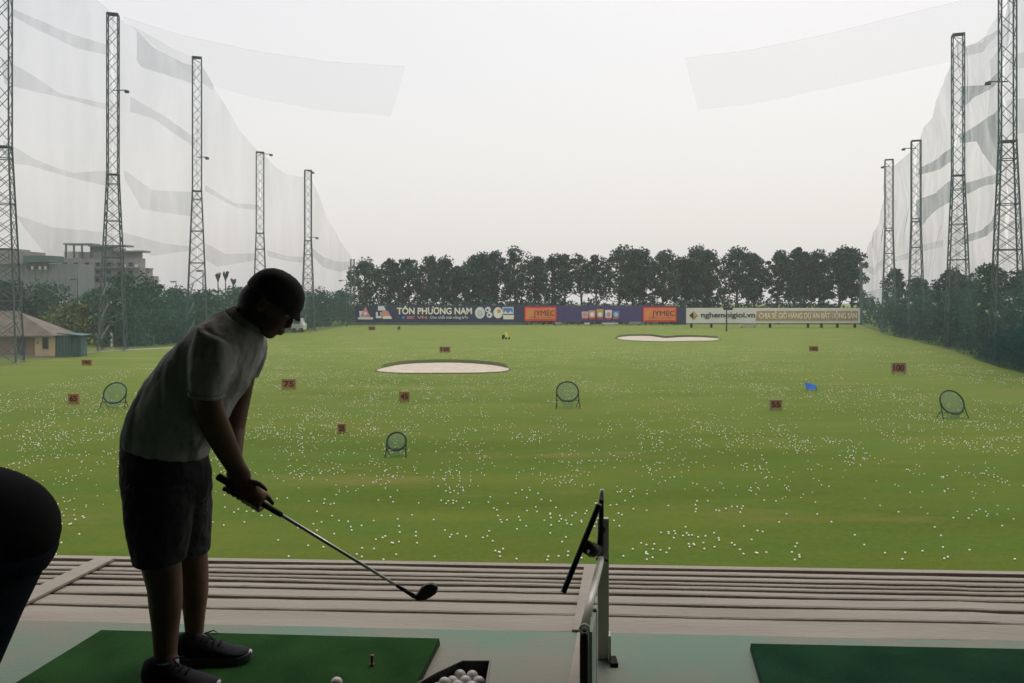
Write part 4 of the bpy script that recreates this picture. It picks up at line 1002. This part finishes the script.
# torso, neck
limb(body, [((134,470),(196,474),YT,.13), ((132,440),(196,456),YT,.14), ((130,412),(209,434),YT,.15), ((144,386),(226,408),YT,.16), ((164,362),(240,386),YT,.18), ((184,341),(253,363),YT,.19), ((208,322),(260,344),YT,.15), ((226,312),(262,334),YT,.075)])
limb(body, [((226,316),(258,338),YT,.062), ((238,300),(266,328),YT,.058), ((250,290),(276,318),YT,.058)])
# head: axes
px2m = YT/F
up = Vector((.56, 0, .83)).normalized(); fw = Vector((.83, 0, -.56)).normalized(); lat = Vector((0, 1, 0))
hc = P(272.5, 303, YT)-PL
body.ell(hc+up*.012-fw*.008, (fw*.099, lat*.077, up*.104), 24, 16)
body.ell(hc-up*.050+fw*.030, (fw*.062, lat*.056, up*.066), 20, 12)          # jaw
body.ell(hc-up*.098+fw*.052, (fw*.026, lat*.026, up*.022), 12, 8)           # chin
body.ell(hc-up*.026+fw*.088, (fw*.018, lat*.013, up*.026), 12, 8)           # nose
body.ell(hc-up*.038+fw*.094, (fw*.012, lat*.016, up*.010), 12, 8)
body.ell(hc-up*.066+fw*.088, (fw*.012, lat*.024, up*.007), 12, 8)           # lips
body.ell(hc-up*.078+fw*.085, (fw*.012, lat*.022, up*.007), 12, 8)
body.ell(hc+up*.020+fw*.085, (fw*.014, lat*.055, up*.010), 12, 8)           # brow
for s_ in (-1, 1): body.ell(hc-up*.012+lat*(s_*.080)-fw*.008, (fw*.018+lat*(s_*-.006), lat*(.007), up*.031), 12, 8)   # ears
# near (right) arm and far (left) arm
limb(body, [((192,338),(232,352),YN,.060), ((190,365),(226,372),YN-.02,.056), ((190,392),(221,394),YN-.02,.050), ((194,414),(225,411),YN,.046), ((201,431),(230,424),YN+.03,.046), ((212,450),(237,443),YN+.08,.042), ((225,469),(244,461),YN+.13,.033), ((232,479),(250,471),YN+.15,.030), ((239,488),(252,480),YN+.16,.022)])
limb(body, [((228,345),(262,350),YFa,.060), ((230,372),(256,373),YFa+.02,.050), ((227,400),(250,402),YFa,.046), ((224,425),(245,428),YFa-.03,.044), ((225,446),(243,448),YFa-.08,.036), ((227,465),(241,466),YFa-.12,.028), ((228,478),(241,479),YFa-.13,.028)])
# legs
limb(body, [((132,476),(186,478),2.90,.08), ((136,505),(182,505),2.88,.08), ((139,540),(178,540),2.87,.075), ((140,566),(181,566),2.86,.066), ((146,588),(182,586),2.86,.060), ((148,606),(182,604),2.86,.058), ((151,628),(179,627),2.86,.048), ((153,652),(177,652),2.84,.038), ((152,668),(178,668),2.82,.038), ((154,684),(186,684),2.81,.036)])
limb(body, [((150,476),(198,478),3.04,.08), ((160,505),(200,505),3.05,.08), ((170,535),(201,535),3.05,.07), ((173,555),(207,553),3.05,.062), ((178,575),(208,573),3.05,.057), ((180,594),(208,592),3.05,.055), ((183,616),(205,615),3.05,.043), ((185,636),(203,636),3.05,.036), ((184,648),(206,648),3.05,.036), ((186,658),(216,659),3.05,.035)])
# hands closing round the grip
sA = P(217.5, 476, 3.0)-PL; sB = P(416.5, 597.5, 2.93)-PL; sd = (sB-sA).normalized()
e1_ = Vector((0, -1, 0)); e1_ = (e1_-sd*e1_.dot(sd)).normalized(); e2_ = sd.cross(e1_).normalized()      # e1 towards the camera, e2 down/up
if e2_.z < 0: e2_ = -e2_
def around(s_, ang_, rad_): a = R(ang_); return sA+sd*s_+(e1_*math.cos(a)+e2_*math.sin(a))*rad_
def hand(s0, side_sign, palm_ang):
    # palm: flattened block lying over the grip, knuckles along the shaft
    pc = around(s0, palm_ang, .034)
    pdir = (e1_*math.cos(R(palm_ang))+e2_*math.sin(R(palm_ang)))
    tang = sd.cross(pdir).normalized()
    body.ell(pc, (sd*.045, tang*.036, pdir*.020), 18, 10)
    body.ell(around(s0-.030, palm_ang, .034), (sd*.030, tang*.028, pdir*.020), 14, 8)
    lens = (1.0, 1.08, 1.0, .85)
    for k in range(4):
        s_ = s0+.034-k*.0215; a0_ = palm_ang+side_sign*45
        pts = [around(s_, palm_ang+side_sign*25, .042)]
        for q_ in range(6): pts.append(around(s_+.0015*q_, a0_+side_sign*(q_*34*lens[k]), .0285 if q_ else .036))
        body.tube(pts, [.0098, .0098, .0092, .0092, .0085, .0082, .0065], 10)
    # thumb leaves the side of the palm and runs down the shaft
    th = [around(s0+.005, palm_ang-side_sign*30, .036), around(s0+.030, palm_ang-side_sign*48, .035), around(s0+.055, palm_ang-side_sign*38, .032), around(s0+.078, palm_ang-side_sign*22, .029)]
    body.tube(th, [.0135, .0125, .0105, .0075], 10)
hand(.165, -1, 35)
hand(.075, 1, 140)
# the extended index finger seen above the shaft
body.tube([P(252,482,2.95)-PL, P(258,483,2.94)-PL, P(263.5,487,2.94)-PL, P(267.5,491,2.95)-PL], [.013, .011, .009, .006], 10)
body.ell(P(240,480,2.97)-PL, (Vector((.036,0,-.02)), Vector((0,.035,0)), Vector((.016,0,.032))), 16, 10)
body.ell(P(249,489,2.965)-PL, (Vector((.040,0,-.022)), Vector((0,.036,0)), Vector((.017,0,.034))), 16, 10)
finish(body.build('body', 'skin', root), .0045, 5, .55)
for s_ in (-1, 1):
    MB().ell(hc-up*.002+fw*.072+lat*(s_*.030), (fw*.011, lat*.012, up*.007), 12, 8).build('eye', 'eye', root, smooth=True)
# shirt with folds, sleeves and collar
sh = MB()
limb(sh, [((119,438),(207,459),YT,.178), ((121,425),(210,447),YT,.178), ((126,409),(218,437),YT,.172), ((139,383),(233,410),YT,.180), ((159,358),(247,388),YT,.200), ((181,336),(259,364),YT,.212), ((204,318),(265,346),YT,.175), ((224,309),(264,334),YT,.095)])
limb(sh, [((196,326),(242,345),YN+.04,.080), ((188,350),(235,362),YN-.01,.078), ((186,372),(228,380),YN-.02,.074), ((187,391),(223,397),YN-.02,.072)])
limb(sh, [((216,326),(268,345),YFa-.04,.080), ((226,350),(266,358),YFa,.076), ((228,374),(258,378),YFa+.01,.070)])
o = sh.build('shirt', 'shirt', root); finish(o, .006, 7, .6)
tx = bpy.data.textures.new('cloth_folds', 'CLOUDS'); tx.noise_scale = .075; tx.noise_depth = 2
dm = o.modifiers.new('folds', 'DISPLACE'); dm.texture = tx; dm.strength = .016; dm.mid_level = .5; dm.texture_coords = 'LOCAL'
cr = MB(); limb(cr, [((222,310),(262,338),YT,.085), ((229,307),(264,333),YT,.076), ((233,305),(265,330),YT,.070)]); o = cr.build('collar', 'shirt', root, smooth=True); 
hm = MB(); limb(hm, [((186.5,390),(224,396.5),YN-.02,.074), ((187,394),(223.2,399.5),YN-.02,.073)]); hm.build('sleeve_hem', 'shirt', root, smooth=True)
# shorts
st = MB()
limb(st, [((120,432),(204,452),YT,.165), ((118,450),(207,460),YT,.172), ((118,472),(210,474),YT,.178), ((120,490),(210,492),YT,.175), ((123,503),(206,503),YT,.16)])
limb(st, [((119,480),(196,484),2.89,.120), ((121,505),(194,507),2.87,.118), ((125,535),(190,536),2.86,.113), ((131,556),(185,557),2.86,.100), ((132,561),(185,561),2.86,.098), ((132,562),(185,562),2.86,.096)])
limb(st, [((150,480),(210,482),3.05,.118), ((154,505),(211,505),3.06,.114), ((162,530),(210,530),3.06,.108), ((171,553),(208.5,553),3.06,.102)])
o = st.build('shorts', 'shorts', root); finish(o, .007, 6, .55)
dm = o.modifiers.new('folds', 'DISPLACE'); dm.texture = tx; dm.strength = .012; dm.mid_level = .5; dm.texture_coords = 'LOCAL'
# cap and hair
cp = MB(); rr = []
cc = hc+up*.020-fw*.006
for a in (-4, 8, 20, 34, 48, 62, 76, 88):
    a = R(a); rr.append([cc+up*(.104*math.sin(a))+(fw*.112*math.cos(2*math.pi*k/28)+lat*.089*math.sin(2*math.pi*k/28))*(math.cos(a)**.8) for k in range(28)])
cap = MB().rings(rr).build('cap', 'cap', root, smooth=True)
br = MB(); T_ = []; B2 = []
for i in range(13):
    a = R(-62+124*i/12); base = cc+up*.004+fw*(.108*math.cos(a))+lat*(.086*math.sin(a)); ext = fw*(.020*math.cos(a*1.35)**.8 if abs(a*1.35) < 1.57 else 0)-up*.026*math.cos(a)
    T_.append((base, base+ext))
for th_ in (0, .004):
    for b0_, e_ in T_: br.v += [tuple(b0_+up*th_), tuple(e_+up*th_)]
n = 13
for i in range(n-1): br.f += [(2*i, 2*i+1, 2*i+3, 2*i+2), (2*n+2*i, 2*n+2*i+2, 2*n+2*i+3, 2*n+2*i+1), (2*i+1, 2*n+2*i+1, 2*n+2*i+3, 2*i+3)]
br.build('brim', 'cap', cap, smooth=True)
MB().ell(cc+up*.101, (fw*.008, lat*.008, up*.005), 10, 6).build('button', 'cap', cap, smooth=True)
hr = MB(); hr.ell(hc-fw*.030-up*.022, (fw*.090, lat*.0805, up*.088), 22, 14); o = hr.build('hair', 'hair', root, smooth=True)
hr2 = o.modifiers.new('texture', 'DISPLACE'); hr2.texture = tx; hr2.strength = .004; hr2.texture_coords = 'LOCAL'
# socks and shoes
def shoe(ank, Y, zg, yaw, name='shoe'):
    X0 = P(ank, 0, Y).x-PL.x; y0 = Y-PL.y; z0 = zg-PL.z
    rot = Matrix.Rotation(R(yaw), 3, 'Z')
    def W(x, y, z): q_ = rot @ Vector((x, y, 0)); return Vector((X0+q_.x, y0+q_.y, z0+z))
    prof = [(-.078, .020, .075, .004), (-.072, .030, .100, .0), (-.045, .036, .112, 0), (-.005, .037, .108, 0), (.035, .039, .092, 0), (.080, .043, .072, 0), (.125, .047, .056, 0), (.160, .043, .045, .002), (.185, .030, .036, .006), (.197, .012, .028, .010)]
    up_ = []
    for x, w_, h_, zb in prof:
        r_ = []
        for k in range(20):
            a = 2*math.pi*k/20; cy = math.cos(a); sz = math.sin(a); cy = math.copysign(abs(cy)**.75, cy)
            z = .018+zb+(h_-.018)*(.5+.5*math.copysign(abs(sz)**.8, sz)); taper = 1-.45*max(0, sz)
            r_.append(W(x, w_*cy*taper, z))
        up_.append(r_)
    o = MB().rings(up_).build(name, 'shoe', root, smooth=True)
    so = []
    for x, w_, h_, zb in prof:
        so.append([W(x*1.03, w_*1.06*(1 if k in (0, 3) else -1), zz) for k, zz in ((0, .0+zb*1.4), (1, .0+zb*1.4), (2, .026+zb), (3, .026+zb))])
    MB().rings(so).build('sole', 'sole', o, bevel=.004)
    MB().ell(W(.196, 0, .030), (Vector((.008, 0, 0)), Vector((0, .016, 0)), Vector((0, 0, .009))), 12, 8).build('toe_cap', 'toe', o, smooth=True)
    la = MB()
    for i, x in enumerate((.02, .042, .064, .086)): h_ = .100-.33*(x-.0)*1.0; la.tube([W(x, -.022, h_-.012+.004), W(x+.003, 0, h_+.004), W(x, .022, h_-.012+.004)], .0032, 6)
    la.tube([W(.028, -.002, .104), W(.050, -.022, .108), W(.070, -.030, .094), W(.05, -.02, .094)], .0028, 6); la.tube([W(.028, .002, .104), W(.055, .022, .106), W(.074, .030, .090), W(.05, .02, .094)], .0028, 6)
    la.build('laces', 'shoe', o, smooth=True)
zs_ = ZF+.0275
shoe(165, 2.81, zs_, -6); shoe(197, 3.02, zs_, 3)
for (a, b_, Y, y0, y1) in ((152.5, 178, 2.83, 659, 678), (183.5, 205, 3.05, 634, 648)):
    sk = MB(); limb(sk, [((a, y0), (b_, y0), Y, .043), ((a-.5, y0+4), (b_+.5, y0+4), Y, .043), ((a-1, y1), (b_+2, y1), Y, .043)]); sk.build('sock', 'sock', root, smooth=True)
# iron club
t = thing('golf_club', 'dark headed golf iron held out over the mat by the golfer', 'golf club', tuple(sA+PL)); cd = sd; Lc = (sB-sA).length
MB().tube([Vector((0,0,0))-cd*.0, cd*.006, cd*.02, cd*.26, cd*.285], [.011, .0145, .0135, .0105, .0095], 14).build('grip', 'grip', t, smooth=True)
MB().tube([cd*.285, cd*.5, cd*(Lc-.07)], [.0068, .0062, .0050], 12).build('shaft', 'chrome', t, smooth=True)
MB().tube([cd*(Lc-.085), cd*(Lc-.04)], [.0066, .0072], 12).build('ferrule', 'plastic', t, smooth=True)
hd_pts = [(414.5,594.5),(417.5,593),(421,587.5),(426,583.8),(432,582.6),(436.5,584.5),(438.2,588),(436.6,592.5),(431,596.5),(425,599.5),(418,600.2),(415,598.5)]
pts = [P(x, y, 2.93)-PL-sA for x, y in hd_pts]; c_ = sum(pts, Vector())/len(pts)
MB().rings([[c_+(p-c_)*.92+Vector((0, -.014, 0)) for p in pts], [p+Vector((0, -.009, 0)) for p in pts], [p+Vector((0, .006, 0)) for p in pts], [c_+(p-c_)*.9+Vector((0, .012, 0)) for p in pts]]).build('club_head', 'clubhead', t, smooth=False, bevel=.002)
MB().tube([cd*(Lc-.045), cd*(Lc-.005)], [.0072, .009], 12).build('hosel', 'clubhead', t, smooth=True)

# ------------------------------------------------------------------ haze
hz = MB().box((-440, -80, -1), (440, 500, 60)).build('haze', 'ball'); hz.data.materials.clear()
m = bpy.data.materials.new('haze'); m.use_nodes = True; nt = m.node_tree; nt.nodes.clear()
o_ = nt.nodes.new('ShaderNodeOutputMaterial'); v_ = nt.nodes.new('ShaderNodeVolumePrincipled')
v_.inputs['Color'].default_value = (.90, .95, 1.0, 1); v_.inputs['Density'].default_value = .00052; v_.inputs['Anisotropy'].default_value = .1
nt.links.new(v_.outputs[0], o_.inputs['Volume']); hz.data.materials.append(m); tag(hz, kind='stuff')
hz['label'] = 'thin pale haze in the air over the range'; hz['category'] = 'haze'

# ------------------------------------------------------------------ sky, sun, camera
SUN_EL, SUN_AZ = 62, 20          # azimuth from +Y towards +X
w = bpy.data.worlds.new('World'); scene.world = w; w.use_nodes = True; nt = w.node_tree; nt.nodes.clear()
out = nt.nodes.new('ShaderNodeOutputWorld')
sky = nt.nodes.new('ShaderNodeTexSky'); sky.sky_type = 'NISHITA'; sky.sun_disc = False
sky.sun_elevation = R(SUN_EL); sky.sun_rotation = R(SUN_AZ); sky.air_density = 1.5; sky.dust_density = 6; sky.altitude = 0
b1 = nt.nodes.new('ShaderNodeBackground'); b1.inputs[1].default_value = .05; nt.links.new(sky.outputs[0], b1.inputs[0])
tc = nt.nodes.new('ShaderNodeTexCoord'); sp = nt.nodes.new('ShaderNodeSeparateXYZ'); nt.links.new(tc.outputs['Generated'], sp.inputs[0])
def mr(a, b_, c, d_):
    q = nt.nodes.new('ShaderNodeMapRange'); q.inputs[1].default_value = a; q.inputs[2].default_value = b_; q.inputs[3].default_value = c; q.inputs[4].default_value = d_
    nt.links.new(sp.outputs['Z'], q.inputs[0]); return q.outputs[0]
mx = nt.nodes.new('ShaderNodeMix'); mx.data_type = 'RGBA'; nt.links.new(mr(0, .35, 0, 1), mx.inputs[0])
mx.inputs[6].default_value = (.975, .935, .945, 1); mx.inputs[7].default_value = (1, .95, .925, 1)
n1 = nt.nodes.new('ShaderNodeMath'); n1.operation = 'MAXIMUM'; 
a1_ = mr(0, .35, .69, .64); a2_ = mr(.35, 1.0, .64, 1.6)
ad = nt.nodes.new('ShaderNodeMath'); ad.operation = 'MAXIMUM'; nt.links.new(a1_, ad.inputs[0]); nt.links.new(a2_, ad.inputs[1])
# keep the maximum from lifting low elevations
a2n = a2_.node; a2n.inputs[3].default_value = 0.0; a2n.inputs[1].default_value = .0; a2n.inputs[4].default_value = 1.6
b2 = nt.nodes.new('ShaderNodeBackground'); nt.links.new(mx.outputs[2], b2.inputs[0]); nt.links.new(ad.outputs[0], b2.inputs[1])
As = nt.nodes.new('ShaderNodeAddShader'); nt.links.new(b1.outputs[0], As.inputs[0]); nt.links.new(b2.outputs[0], As.inputs[1]); nt.links.new(As.outputs[0], out.inputs[0])
sl = bpy.data.lights.new('sun', 'SUN'); sl.energy = .8; sl.angle = R(20); sl.color = (1, .97, .92)
so = bpy.data.objects.new('sun', sl); COL.objects.link(so)
az = R(SUN_AZ); el = R(SUN_EL); dv = Vector((math.sin(az)*math.cos(el), math.cos(az)*math.cos(el), math.sin(el)))
so.rotation_euler = (-dv).to_track_quat('-Z', 'Y').to_euler(); so.location = (0, 0, 80)
cam = bpy.data.cameras.new('camera'); co_ = bpy.data.objects.new('camera', cam); COL.objects.link(co_)
co_.location = (0, 0, CZ); co_.rotation_euler = (R(90), 0, 0); cam.sensor_width = 36; cam.lens = 36*F/1024; cam.shift_y = -(341.5-HY)/1024
cam.clip_end = 2000; cam.clip_start = .05; scene.camera = co_
scene.render.resolution_x = 1024; scene.render.resolution_y = 683
scene.view_settings.view_transform = 'Standard'; scene.view_settings.look = 'None'; scene.view_settings.gamma = 1; scene.view_settings.exposure = 0
scene.cycles.transparent_max_bounces = 24; scene.cycles.volume_bounces = 1
